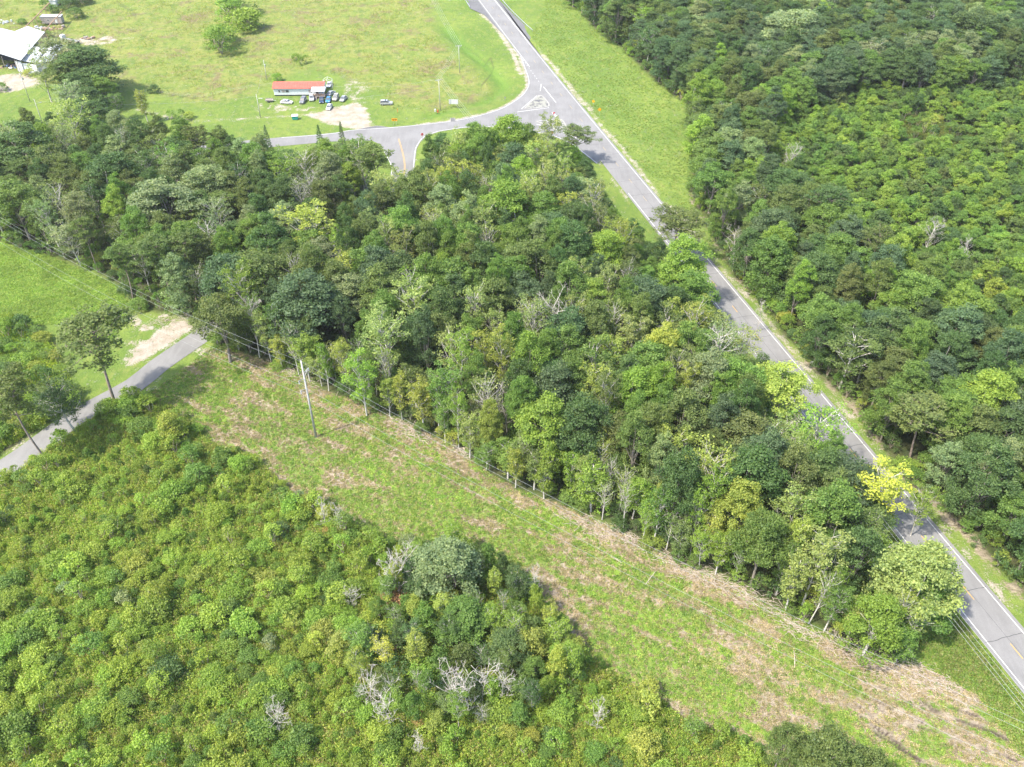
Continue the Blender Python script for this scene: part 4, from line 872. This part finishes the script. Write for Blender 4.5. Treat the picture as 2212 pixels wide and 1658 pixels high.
def upole(foot, h, lab, arms=1, rz=0., lamp=False, xfm=False, r=.14, name='utility_pole'):
    x, y = foot; e = empty(name, (x,y,float(zat(x,y))), rz, label=lab, cat='utility pole', group='utility poles')
    MB().bar((0,0,-.3),(0,0,h),r,r*.65,10).build('pole', M_POLE, e, True)
    for k in range(arms):
        b = MB(); b.box((0,.12,h-.35-k*.9),(2.5,.12,.14)); b.bar((.7,.1,h-.4-k*.9),(0,.1,h-1.2-k*.9),.03); b.bar((-.7,.1,h-.4-k*.9),(0,.1,h-1.2-k*.9),.03); b.build('crossarm', M_POLE, e)
        for q in (-1.15,-.45,.45,1.15): MB().bar((q,.12,h-.28-k*.9),(q,.12,h-.02-k*.9),.06,.04,6).build('insulator', M_CER, e)
    if lamp: b = MB(); b.path([(0,0,h-2),(.6,0,h-1.5),(1.5,0,h-1.45)], [.04]*3, 6); b.build('lamp_arm', M_STEEL, e); MB().box((1.7,0,h-1.5),(.6,.28,.16),0,.7).build('lamp_head', M_STEEL, e)
    if xfm: MB().bar((.3,-.25,h-2.6),(.3,-.25,h-1.7),.25,.25,10).build('transformer', M_STEEL, e)
    return e
fa, fb, fc, fd, fe, ff = G(951,236), G(993,157), G(563,255), G(577,174), G(65,220), G(94,272)
upole(fa, 11.8, 'utility pole with crossarm nearest the road junction', 1, .5); upole(fb, 10.8, 'grey utility pole with crossarm farther up the meadow', 1, .2); upole(fc, 8.6, 'pole with lamp arm beside the farm track', 0, 0, True)
upole(fd, 8.0, 'pole with a transformer behind the red-roofed building', 0, 0, False, True); upole(fe, 11, 'dark pole in front of the metal sheds', 1, .8, xfm=True); upole(ff, 9.5, 'pole with lamp in the grass before the west wood', 0, .5, True)
pB2 = G(905,-30)
for o_ in (-1.1,-.4,.4,1.1):
    A = Vector((fa[0]+o_*math.cos(.5), fa[1]+o_*math.sin(.5), 11.8)); B_ = Vector((fb[0]+o_, fb[1]+o_*.2, 10.8)); wire('power_line', A, B_, .7, .02, 'wires strung between the two meadow poles', 'wires between the meadow poles')
    wire('power_line', B_, Vector((pB2[0]+o_, pB2[1], 11)), 2., .02, 'wires running up the meadow from the far pole', 'wires up the meadow')
    q = G(1310,520,11); wire('power_line', A, Vector((q[0]-8+o_, q[1], 11)), 1.5, .02, 'wires crossing the side road towards the wood', 'wires crossing the side road')
hc = G3(700,186,3.2); wire('power_line', (fa[0],fa[1],11.2), (hc.x,hc.y,3.4), 1.6, .016, 'upper service wire to the red-roofed building', 'service wires'); wire('power_line', (fa[0],fa[1],8.4), (fc[0],fc[1],7.6), 2.2, .016, 'lower service wire reaching the lamp pole', 'service wires')
wire('power_line', (fc[0],fc[1],8.2), (fd[0],fd[1],7.5), .8, .016, 'short wire between lamp pole and transformer pole', 'service wires'); wire('power_line', (fc[0],fc[1],8), (ff[0],ff[1],9), 2., .016, 'wire from the lamp pole west over the track', 'service wires')
# line along the left side of the highway
h0 = hw(246, 12.6); h1 = hw(360, 12.6)
upole(h0, 10.5, 'utility pole standing inside the wood beside the highway', 1, math.atan2(HN[1],HN[0])); 
for i, o_ in enumerate((-1.15,-.45,.45,1.15)):
    A = Vector((*hw(246, 12.6+o_), 10.5)); B_ = Vector((*hw(380, 12.6+o_), 10.5)); wire('power_line', A, B_, 1.6, .02, 'parallel wires above the grass left of the highway', 'wires beside the highway')

# ------------------------------------------------------------------ buildings
M_REDROOF = simple('red_metal_roof', (.48,.105,.075), .45, .10, .8); M_WALL = simple('pale_siding', (.60,.63,.65), .6, .07, 1.5); M_WROOF = simple('white_metal_roof', (.42,.44,.46), .4, .05, .6)
M_GLASSD = simple('dark_window', (.05,.055,.06), .15, .1, 1, 0, .6); M_GREYW = simple('weathered_boards', (.33,.29,.27), .9, .25, 3); M_BROWN = simple('brown_wood', (.30,.20,.13), .9, .2, 4)
M_RUSTW = simple('rusty_sheet', (.36,.25,.19), .8, .3, 2); M_DARK = simple('dark_interior', (.03,.035,.05), .9); M_FRAME = simple('white_frame', (.55,.55,.55), .5, .05)
A_ = np.array(G(593,208)); B2 = np.array(G(700,207)); dx = B2-A_; L = float(np.linalg.norm(dx)); ang = math.atan2(dx[1], dx[0])
hb = empty('mobile_home', (A_[0], A_[1], 0), ang, label='long pale single-storey building with a red metal roof', cat='building')
W = 6.4; Hh = 3.0
b = MB(); b.box((L/2, W/2, .45+Hh/2-.2), (L, W, Hh-.4)); b.build('wall', M_WALL, hb)
b = MB(); b.box((L/2, W/2, .2), (L-.3, W-.3, .42)); b.build('skirting', M_DARK, hb)
for k in range(int(L/.6)): MB().box((.3+k*.6, -.015, .45+Hh/2-.2), (.05,.03,Hh-.5)).build('wall_batten', M_WALL, hb) if k % 2 == 0 else None
NPAN = 20
for side in (0,1):
    for k in range(NPAN):
        x0 = -.4 + k*(L+.8)/NPAN; x1 = x0+(L+.8)/NPAN-.03; y0 = -.45 if side==0 else W+.45
        hip0 = 1.6*(1-min(1,max(0,(x0+.4)/1.6))); hip1 = 0
        MB().slab([(x0,y0,Hh+.02),(x1,y0,Hh+.02),(x1,W/2,Hh+1.25+.0*k),(x0,W/2,Hh+1.25)] if side==0 else [(x0,W/2,Hh+1.25),(x1,W/2,Hh+1.25),(x1,y0,Hh+.02),(x0,y0,Hh+.02)], .07).build('roof_panel', M_REDROOF, hb)
for xe in (0, L): MB().slab([(xe,0,Hh-.02),(xe,W,Hh-.02),(xe,W/2,Hh+1.1)], .02).build('gable', M_WALL, hb) if False else MB().add([(xe-.03,.0,Hh-.05),(xe-.03,W,Hh-.05),(xe-.03,W/2,Hh+1.12),(xe+.03,.0,Hh-.05),(xe+.03,W,Hh-.05),(xe+.03,W/2,Hh+1.12)],[(0,1,2),(5,4,3),(0,3,4,1),(1,4,5,2),(2,5,3,0)]).build('gable', M_WALL, hb)
for wx, ww, gl in ((4.6,1.0,M_GLASSD),(3.2,1.2,M_GREYW),(2.0,.5,M_GLASSD),(13.2,1.0,M_GREYW),(8.6,.9,M_GLASSD) if False else (13.2,1.0,M_GREYW)):
    pass
for wx, ww, gl in ((5.1,1.1,M_GLASSD),(3.6,1.1,M_GREYW),(2.1,.5,M_GLASSD),(13.6,1.0,M_GREYW)):
    f = MB().box((wx,-.05,1.9),(ww+.2,.06,1.0)).build('window', M_FRAME, hb); MB().box((wx,-.09,1.9),(ww,.03,.8)).build('pane', gl, f)
b = MB().slab([(L-4.2,-2.9,2.75),(L+1.0,-2.9,2.75),(L+1.0,.2,3.35),(L-4.2,.2,3.35)], .08); b.build('porch_roof', M_WROOF, hb)
b = MB().box((L-1.6,-1.5,.75),(5.0,2.7,.12)); b.build('porch_floor', M_GREYW, hb)
for k in range(5): MB().box((L-4.0+k*1.22,-2.8,1.4),(.1,.1,2.7)).build('porch_post', M_BROWN, hb)
for zz in (1.1,1.45,1.75): MB().box((L-1.6,-2.86,zz),(5.0,.05,.08)).build('porch_rail', M_BROWN, hb)
for k in range(4): MB().box((L-2.9,-3.1-k*.3,.62-k*.17),(1.6,.3,.06)).build('porch_step', M_GREYW, hb)
MB().box((L-2.4,-.06,1.55),(.95,.05,2.0)).build('door', M_GLASSD, hb)
# carport frame
cx0, cy0 = G(708,192); cf = empty('carport_frame', (cx0, cy0, 0), .1, label='bare white tube frame of a carport behind the parked car', cat='carport frame')
for yy in (0,2.2,4.4):
    MB().path([(-1.7,yy,0),(-1.7,yy,2.2),(0,yy,3.0),(1.7,yy,2.2),(1.7,yy,0)], [.06]*5, 6).build('hoop', M_FRAME, cf)
for xx, zz in ((-1.7,2.2),(0,3.0),(1.7,2.2),(-1.7,.1),(1.7,.1)): MB().bar((xx,0,zz),(xx,4.4,zz),.05).build('rail', M_FRAME, cf)
# shed complex
def roofbody(name, ridge0, ridge1, eaves, lab, zr, ze, walls, npan=10, **kw):
    """eaves: list of (eave0, eave1) on each side; everything in picture points on levels zr / ze"""
    e = empty(name, (0,0,0), label=lab, cat=kw.get('cat','shed'), group=kw.get('group'))
    r0, r1 = G3(*ridge0, zr), G3(*ridge1, zr)
    for e0, e1 in eaves:
        a0, a1 = G3(*e0, ze), G3(*e1, ze)
        for k in range(npan):
            t0, t1 = k/npan, (k+1)/npan-.004; MB().slab([r0.lerp(r1,t0), r0.lerp(r1,t1), a0.lerp(a1,t1), a0.lerp(a1,t0)], .08).build('roof_panel', M_WROOF, e)
    for (p, q, h_, m) in walls:
        a, b_ = G3(*p, h_), G3(*q, h_); b_m = MB(); n = (b_-a).cross(Vector((0,0,1))).normalized()*.08
        b_m.add([a+n, b_+n, b_-n, a-n] + [Vector((v.x,v.y,0)) for v in (a+n,b_+n,b_-n,a-n)], [(0,1,2,3),(7,6,5,4),(0,4,5,1),(1,5,6,2),(2,6,7,3),(3,7,4,0)]); b_m.build('wall', m, e)
    return e
k_ = .2092
def q2(x, y): return (x*k_, y*k_)
sA = roofbody('metal_shed', q2(15,560), q2(285,270), [(q2(215,625),q2(465,330)), (q2(-150,520),q2(150,325))], 'large open-fronted shed with a white gabled metal roof', 6.8, 5.4, [(q2(390,430),q2(460,345),5.0,M_RUSTW),(q2(215,640),q2(150,630),4.2,M_WALL)])
for q in ((15,590),(150,622),(170,628),(-80,560),(290,520),(340,470),(400,410),(460,335)):
    a = G3(*q2(*q), 4.8); MB().bar((a.x,a.y,0),(a.x,a.y,5.0),.12).build('post', M_GREYW, sA)
a = G3(*q2(60,600),3.5); MB().box((a.x+1, a.y+6, 1.8),(16,.3,3.6),math.radians(-15)).build('back_wall', M_DARK, sA)
sB = roofbody('metal_shed', q2(345,478), q2(475,497), [(q2(222,628),q2(372,655))], 'lean-to with white sheet roof on the right of the large shed', 4.6, 4.0, [(q2(215,650),q2(370,672),3.6,M_WALL),(q2(372,672),q2(470,515),3.6,M_WALL)], 6)
sC = roofbody('metal_shed', q2(600,450), q2(430,640), [(q2(665,470),q2(520,640)),(q2(480,497),q2(372,655))], 'white gabled shed half hidden by the big dark tree', 4.6, 3.6, [(q2(372,668),q2(500,655),3.2,M_WALL)], 8)
sD = roofbody('metal_shed', q2(-60,275), q2(-250,560), [(q2(150,325),q2(-60,560))], 'white roofed shed at the left edge of the photo', 5.6, 5.0, [], 8)
# derelict timber frames
def frame(p0, p1, z, n, lab):
    e = empty('timber_frame', (0,0,0), label=lab, cat='timber frame', group='derelict frames behind the sheds'); a, b_ = G3(*q2(*p0), z), G3(*q2(*p1), z)
    MB().bar(a, b_, .22, .22, 4).build('beam', M_BROWN, e)
    for i in range(n): p = a.lerp(b_, (i+.3)/n); MB().bar((p.x,p.y,0), (p.x,p.y,z), .12, .12, 4).build('post', M_BROWN, e)
frame((250,290),(512,30),4.5,8,'long derelict beam on posts, left of the grey trailer'); frame((458,322),(640,118),4.5,6,'long derelict beam on posts, crossing the grey trailer')
def trailer(p0, p1, Wd, Ht, lab, mw):
    a, b_ = G3(*q2(*p0)), G3(*q2(*p1)); d = b_-a; Ln = d.length; e = empty('trailer', (a.x,a.y,0), math.atan2(d.y,d.x), label=lab, cat='trailer')
    MB().box((Ln/2,Wd/2,.5+Ht/2),(Ln,Wd,Ht)).build('body', mw, e); MB().slab([(-.2,-.2,Ht+.62),(Ln+.2,-.2,Ht+.62),(Ln+.2,Wd+.2,Ht+.7),(-.2,Wd+.2,Ht+.7)],.1).build('roof', M_WROOF, e)
    f = MB().box((Ln*.35,-.03,2.0),(.9,.05,.8)).build('window', M_FRAME, e); MB().box((Ln*.35,-.06,2.0),(.7,.03,.6)).build('pane', M_GLASSD, f); MB().box((Ln*.72,-.04,1.6),(.9,.05,1.9)).build('door', M_FRAME, e)
    for s_ in (.3,.7): MB().bar((Ln*s_,-.02,.35),(Ln*s_,.2,.35),.34,.34,12).build('wheel', M_DARK, e)
trailer((438,258),(648,255),3.0,2.9,'grey trailer with a white roof among the derelict frames',M_GREYW); trailer((590,80),(700,-20),3.0,2.6,'long white-roofed trailer at the top edge behind the hedge',M_WALL)

# ------------------------------------------------------------------ vehicles
M_TYRE = simple('tyre', (.03,.03,.03), .8); M_RIM = simple('rim', (.5,.5,.52), .4, .1, 3, .5); M_CG = simple('car_glass', (.06,.07,.08), .1, .05, 1, 0, .8); M_HL = simple('headlight', (.8,.8,.78), .2); M_TL = simple('tail_light', (.5,.03,.02), .3)
PAINT = {}
def cpaint(nm, c):
    if nm not in PAINT: PAINT[nm] = simple(nm+'_car_paint', c, .28, .05, 1, .1, .6)
    return PAINT[nm]
def loft(secs):
    """secs: list of (x, halfwidth, z0, z1, top halfwidth)"""
    m = MB(); vs = []
    for x, hw_, z0, z1, tw in secs: vs += [(x,-hw_*.92,z0),(x,-hw_,(z0+z1)/2),(x,-tw,z1),(x,tw,z1),(x,hw_,(z0+z1)/2),(x,hw_*.92,z0)]
    n = len(secs); fs = [(i*6+k, i*6+(k+1)%6, (i+1)*6+(k+1)%6, (i+1)*6+k) for i in range(n-1) for k in range(6)] + [tuple(range(6)), tuple(range((n-1)*6, n*6))]
    return m.add(vs, fs)
def car(px, py, ang, lab, pnt, kind='sedan'):
    x, y = G(px, py); e = empty('parked_car', (x, y, float(zat(x,y))), ang, label=lab, cat='car', group='cars parked by the red-roofed building')
    if kind == 'sedan': Lc, bz, rz_ = 4.6, .92, 1.44; body = [(-2.3,.78,.35,.72,.70),(-2.15,.86,.25,.92,.78),(-1.3,.90,.22,.97,.82),(.8,.90,.22,.95,.82),(1.9,.87,.24,.80,.76),(2.25,.76,.32,.66,.62)]; cab = [(-1.75,.74,.94,.97,.70),(-1.1,.76,.94,1.40,.58),(-.1,.76,.94,1.45,.60),(.45,.76,.93,1.38,.58),(1.15,.72,.90,.95,.68)]
    else: Lc, bz, rz_ = 4.7, 1.05, 1.75; body = [(-2.3,.84,.45,.95,.80),(-2.25,.90,.35,1.08,.84),(-1.3,.93,.32,1.10,.86),(.9,.93,.32,1.08,.86),(2.0,.90,.34,1.0,.80),(2.32,.80,.42,.82,.70)]; cab = [(-2.22,.80,1.06,1.10,.78),(-2.0,.80,1.06,1.68,.68),(-.1,.80,1.06,1.76,.70),(.45,.80,1.06,1.70,.68),(1.15,.76,1.02,1.08,.72)]
    p = cpaint(pnt, {'white':(.58,.58,.58),'silver':(.34,.35,.36),'grey':(.18,.19,.21),'blue':(.05,.22,.42),'navy':(.03,.05,.10),'beige':(.36,.34,.30)}[pnt])
    loft(body).build('body', p, e); g = loft(cab).build('windows', M_CG, e)
    t = cab[1:4]; MB().slab([(t[0][0],-t[0][4]-.03,t[0][3]+.05),(t[2][0],-t[2][4]-.03,t[2][3]+.05),(t[2][0],t[2][4]+.03,t[2][3]+.05),(t[0][0],t[0][4]+.03,t[0][3]+.05)],.07).build('roof', p, e)
    for sy in (-1,1):
        for a0, a1 in ((cab[0],cab[1]),(cab[3],cab[4])): MB().bar((a0[0],sy*a0[4],a0[3]+.01),(a1[0],sy*a1[4],a1[3]+.01),.05).build('pillar', p, e)
        MB().bar((-.2,sy*.78,1.0),(-.2,sy*.62,1.42 if kind=='sedan' else 1.72),.045).build('pillar', p, e)
        MB().box((2.2,sy*.58,.62 if kind=='sedan' else .82),(.14,.32,.14)).build('headlight', M_HL, e); MB().box((-2.27,sy*.62,.78 if kind=='sedan' else .95),(.1,.24,.16)).build('tail_light', M_TL, e)
        for sx in (-1.4,1.4):
            wh = MB().bar((sx,sy*.70,.33),(sx,sy*.92,.33),.34,.34,14).build('wheel', M_TYRE, e); MB().bar((sx,sy*.921,.33),(sx,sy*.935,.33),.20,.20,10).build('rim', M_RIM, wh)
    return e
P2 = math.pi/2
car(619.5,223,-.12,'white sedan parked alone on the grass, leftmost of the cars','white'); car(655,221,-P2-.1,'grey car parked in front of the building, left of the white one','grey','suv'); car(673.5,215.5,-P2+.18,'white car nose-out beside the porch steps','white','suv')
car(695,220,-P2+.15,'small dark navy car in the middle of the row','navy'); car(710,218.5,-P2,'blue car in the parked row','blue'); car(725.5,215,-P2-.08,'beige sport utility car right of the blue car','beige','suv'); car(742,216,-P2-.2,'silver-grey car at the right end of the row','silver')
car(715.5,204.5,P2-.35,'silver car behind the row near the porch','silver'); car(711.5,186,-P2,'white car parked under the carport frame','white'); car(711.5,234.5,-P2-.05,'white car on the gravel in front of the row','white'); car(835,226,.05,'silver sport utility vehicle alone on the grass right of the gravel','silver','suv')

# ------------------------------------------------------------------ signs and small things
M_SY = simple('yellow_sign', (.62,.31,.01), .4, .04); M_SW = simple('white_sign', (.55,.55,.55), .4, .04); M_SR = simple('red_sign', (.55,.03,.03), .4, .04); M_BLK = simple('black_print', (.02,.02,.02), .5); M_BACK = simple('sign_back', (.50,.52,.55), .4, .05, 2, .5)
FACE = -math.pi/2
def plate(kind, w_, h_, rz):
    if kind == 'oct': return [(w_/2*math.cos(R(22.5+45*i)), w_/2*math.sin(R(22.5+45*i))) for i in range(8)]
    if kind == 'dia': return [(0,-h_/2),(w_/2,0),(0,h_/2),(-w_/2,0)]
    if kind == 'tri': return [(0,-h_/2),(w_/2,h_/2),(-w_/2,h_/2)]
    return [(-w_/2,-h_/2),(w_/2,-h_/2),(w_/2,h_/2),(-w_/2,h_/2)]
def text(txt, size, mat, parent, y=-.035, z=0.):
    cu = bpy.data.curves.new('lettering', 'FONT'); cu.body = txt; cu.size = size; cu.align_x = 'CENTER'; cu.align_y = 'CENTER'; cu.extrude = .004
    o = bpy.data.objects.new('lettering', cu); dg = bpy.context.evaluated_depsgraph_get(); me = bpy.data.meshes.new_from_object(o); bpy.data.objects.remove(o); me.materials.clear(); me.materials.append(mat)
    q = link('lettering', me, parent); q.rotation_euler = (math.pi/2,0,0); q.location = (0,y,z); return q
def sign(px, py, kind, w_, h_, zc, mat, lab, rz=0., posts=(0,), txt=None, tm=None, ts=.3):
    x, y = G(px, py); e = empty('road_sign', (x,y,float(zat(x,y))), rz, label=lab, cat='sign', group='road signs')
    for p in posts: MB().bar((p,.05,0),(p,.05,zc+.1),.045,.045,6).build('post', M_STEEL, e)
    pl = plate(kind, w_, h_, 0); m = MB(); n = len(pl); m.add([(a,-.02,zc+b) for a,b in pl]+[(a,.01,zc+b) for a,b in pl], [tuple(range(n)), tuple(reversed(range(n,2*n)))]+[(i,i+n,(i+1)%n+n,(i+1)%n) for i in range(n)])
    pn_ = m.build('sign_plate', mat, e)
    if txt: text(txt, ts, tm, pn_, -.03, zc)
    return e
s1 = sign(853,270,'rect',2.0,1.0,1.9,M_SY,'yellow board with a black double-headed arrow at the road edge',0,(-.5,.5))
m = MB(); m.box((0,-.035,1.9),(1.0,.01,.16)); m.add([(-.85,-.04,1.9),(-.45,-.04,1.65),(-.45,-.04,2.15)],[(0,1,2)]); m.add([(.85,-.04,1.9),(.45,-.04,1.65),(.45,-.04,2.15)],[(0,1,2)]); m.build('arrow', M_BLK, s1)
sign(913,305,'oct',.95,.95,2.4,M_SR,'red octagonal stop sign at the mouth of the side road',.3,(0,),'STOP',M_SW,.30)
sign(1196,259,'tri',1.0,1.0,2.3,M_SR,'red and white yield sign on the traffic island',.2,(0,),'YIELD',M_SW,.2); sign(1193,300,'oct',.95,.95,2.3,M_SR,'red and white round sign at the turning lane below the islands',.2,(0,)); 
s3 = sign(1281,233,'dia',1.2,1.2,2.4,M_SY,'yellow diamond warning sign on the right verge, nearer the junction',-.3,(0,)); sign(1294.5,251,'dia',1.5,1.5,2.4,M_SY,'larger yellow diamond warning sign on the right verge',0,(0,))
x, y = G(980,231); sb = empty('notice_board', (x,y,0), -.05, label='white notice board on two posts in the grass beside the junction', cat='sign'); MB().box((0,0,1.9),(3.4,.1,1.7)).build('board', M_SW, sb)
for p in (-1.3,1.3): MB().bar((p,.1,0),(p,.1,2.6),.07).build('post', M_BROWN, sb)
sign(1752,792,'rect',.8,.6,1.2,M_SW,'small white sign at the right verge of the highway among brown grass',0,(0,))
sign(1091,217,'rect',.5,.6,1.1,M_BACK,'small grey sign on the curve of the side road',.6,(0,))
# dumpster
x, y = G(638,258); du = empty('dumpster', (x,y,0), .1, label='green-blue waste container with a white lid in the grass', cat='dumpster'); M_TEAL = simple('teal_paint', (.03,.28,.24), .5)
MB().box((0,0,.75),(1.9,1.3,1.3),0,1.12).build('bin', M_TEAL, du); MB().slab([(-1.1,-.8,1.42),(1.1,-.8,1.42),(1.1,.8,1.62),(-1.1,.8,1.62)],.06).build('lid', M_FRAME, du)
# flat trailer / table
x, y = G(582,220); ft = empty('utility_trailer', (x,y,0), .05, label='small flat utility trailer left of the red-roofed building', cat='trailer'); MB().box((0,0,.6),(2.8,1.5,.12)).build('bed', M_GREYW, ft); MB().bar((1.4,0,.55),(2.4,0,.45),.05).build('drawbar', M_STEEL, ft)
for s_ in (-1,1): MB().bar((-.2,s_*.78,.32),(-.2,s_*.95,.32),.32,.32,12).build('wheel', M_TYRE, ft); MB().box((0,s_*.73,.85),(2.8,.05,.3)).build('side_rail', M_GREYW, ft)
# red hydrant box and marker posts
x, y = G(946,243); hy = empty('fire_hydrant', (x,y,0), 0, label='red hydrant beside the white box at the foot of the pole', cat='hydrant'); MB().bar((0,0,0),(0,0,.8),.22,.18,10).build('barrel', M_SR, hy); MB().bar((0,0,.8),(0,0,1.0),.2,.06,10).build('cap', M_SR, hy)
x, y = G(940,242); hy = empty('meter_box', (x,y,0), 0, label='small white utility box left of the red hydrant', cat='utility box'); MB().box((0,0,.5),(.5,.35,.9)).build('cabinet', M_SW, hy); MB().box((0,0,1.0),(.6,.45,.08)).build('lid', M_SW, hy)
x, y = G(859,243); om = empty('marker_post', (x,y,0), 0, label='short orange marker post in the grass right of the gravel', cat='marker post'); MB().bar((0,0,0),(0,0,1.3),.09).build('post', simple('orange_paint',(.7,.25,.08)), om); MB().bar((0,0,1.3),(0,0,1.45),.12,.03).build('cap', M_SY, om)
# culvert headwalls
for px, py, lab in ((978,257,'concrete culvert headwall on the field side of the road'),(1012,287,'concrete culvert channel on the wood side of the road')):
    x, y = G(px, py); cu = empty('culvert', (x,y,0), .1, label=lab, cat='culvert'); MB().box((0,0,.12),(1.8,.3,.35)).build('headwall', M_CONC, cu); MB().box((-.8,-1.2,.1),(.2,2.4,.25)).build('wing_wall', M_CONC, cu); MB().box((.8,-1.2,.1),(.2,2.4,.25)).build('wing_wall', M_CONC, cu)
    MB().box((0,-1.2,.03),(1.4,2.4,.06)).build('channel', M_ASPHD, cu)
# guard rails at the top
def rail(pts, lab):
    pts = smooth_path(pts, 2.0); e = empty('guard_rail', (0,0,0), label=lab, cat='guard rail', group='guard rails by the highway')
    MB().path([(p[0],p[1],.62) for p in pts], [.13]*len(pts), 6).build('beam', M_STEEL, e)
    for p in pts[::1]: MB().box((p[0],p[1],.35),(.15,.15,.75)).build('post', M_STEEL, e)
rail(GP([(1074,-10),(1100,20),(1130,50),(1150,68)]), 'steel guard rail on the right of the highway at the top edge'); rail(GP([(1000,-10),(1006,3),(1015,18)]), 'short steel guard rail on the left of the highway at the top edge')
# junk by the sheds
tk = empty('flatbed_trailer', (*G(*q2(740,440)),0), -.45, label='dark red flatbed loaded with pipes beside the sheds, white cab end', cat='trailer'); MB().box((0,0,.9),(8,2.2,.25)).build('bed', M_RUSTW, tk); MB().box((-4.6,0,1.6),(1.6,2.1,2.0),0,.9).build('cab', M_SW, tk)
for k in range(5): MB().bar((-3.5,-.9+k*.45,1.15),(4.6,-.9+k*.45,1.15),.1).build('pipe', M_STEEL if k%2 else M_DARK, tk)
for s_ in (-3,2.4,3.2):
    for t_ in (-1,1): MB().bar((s_,t_*.9,.45),(s_,t_*1.12,.45),.45,.45,12).build('wheel', M_TYRE, tk)
def junk(px, py, n, sp, cols, lab):
    random.seed(int(px)+3); x, y = G(*q2(px,py)); e = empty('scrap_heap', (x,y,0), 0, label=lab, cat='scrap heap', group='scrap around the sheds')
    for i in range(n): MB().box((random.gauss(0,sp), random.gauss(0,sp*.6), random.uniform(.1,.7)), (random.uniform(.3,1.8), random.uniform(.3,1.2), random.uniform(.2,.9)), random.uniform(0,3), random.uniform(.5,1)).build('scrap', random.choice(cols), e)
M_BLUE = simple('blue_tarp', (.12,.22,.42), .5)
junk(130,690,26,1.8,[M_BLUE,M_DARK,M_STEEL,M_RUSTW],'heap of bluish scrap at the open front of the large shed'); junk(50,235,16,2.2,[M_SW,M_STEEL,M_WROOF],'pale heap of scrap sheets left of the derelict frames'); junk(460,460,18,1.6,[M_STEEL,M_SW,M_GREYW],'grey scrap beside the rusty shed wall'); junk(440,300,12,1.4,[M_SW,M_WROOF],'white scrap pile between the shed and the grey trailer'); junk(560,300,16,2.6,[M_GREYW,M_BROWN,M_RUSTW],'brown timber scrap under the trailer'); junk(900,400,14,1.6,[M_DARK,M_BROWN,M_GREYW],'dark timber heap at the end of the sandy strip')
x, y = G(*q2(350,775)); tn = empty('gas_tank', (x,y,0), .5, label='white horizontal gas tank by the shed', cat='tank'); MB().path([(-1.6,0,.9),(-1.4,0,.9),(1.4,0,.9),(1.6,0,.9)],[.25,.6,.6,.25],12).build('tank', M_SW, tn, True)
for s_ in (-.9,.9): MB().box((s_,0,.25),(.2,.9,.5)).build('foot', M_CONC, tn)
# survey stakes on the strip, broken trunk sticks
for px, py, lab in ((780,900-10,'thin yellow stake on the strip above the pole'),(862,1022-5,'thin yellow stake in the strip right of the pole')):
    x, y = G(px if px<800 else 637, py if px>800 else 905); 
for i,(px,py,L_,a_,lab) in enumerate(((1405,1250,3.6,.9,'pale fallen branch lying across the strip near the wood edge'),(1715,1425,3.0,1.4,'thin standing bare stems at the strip edge'),(1330,1210,2.4,2.6,'short fallen stick at the wood edge'))):
    x, y = G(px,py); z0 = float(zat(x,y)); m = MB(); d = Vector((math.cos(a_), math.sin(a_), .12))*L_/2; m.path([-d, Vector((.1,.1,.1)), d],[.07,.06,.03],5)
    for k in range(4): p = d*random.uniform(-.6,.8); m.path([p, p+Vector((random.uniform(-.7,.7),random.uniform(-.7,.7),random.uniform(.1,.5)))],[.03,.015],4)
    o = m.build('fallen_branch', M_TWIG); o.location = (x,y,z0+.2); setp(o, lab, 'fallen branch', 'fallen branches on the strip')
# field fence posts with wire (upper left)
fp = smooth_path(GP([(290,198),(350,203),(420,212),(460,206),(530,192),(590,186)]), 5)
fe_ = empty('wire_fence', (0,0,0), label='thin post and wire fence along the meadow above the farm track', cat='fence')
for p in fp: MB().bar((p[0],p[1],-.1),(p[0],p[1],1.2),.06).build('post', M_BROWN, fe_)
for z in (.5,1.0): MB().path([(p[0],p[1],z) for p in fp],[.015]*len(fp),3).build('fence_wire', M_WIRE, fe_)
print('objects', len(bpy.data.objects))
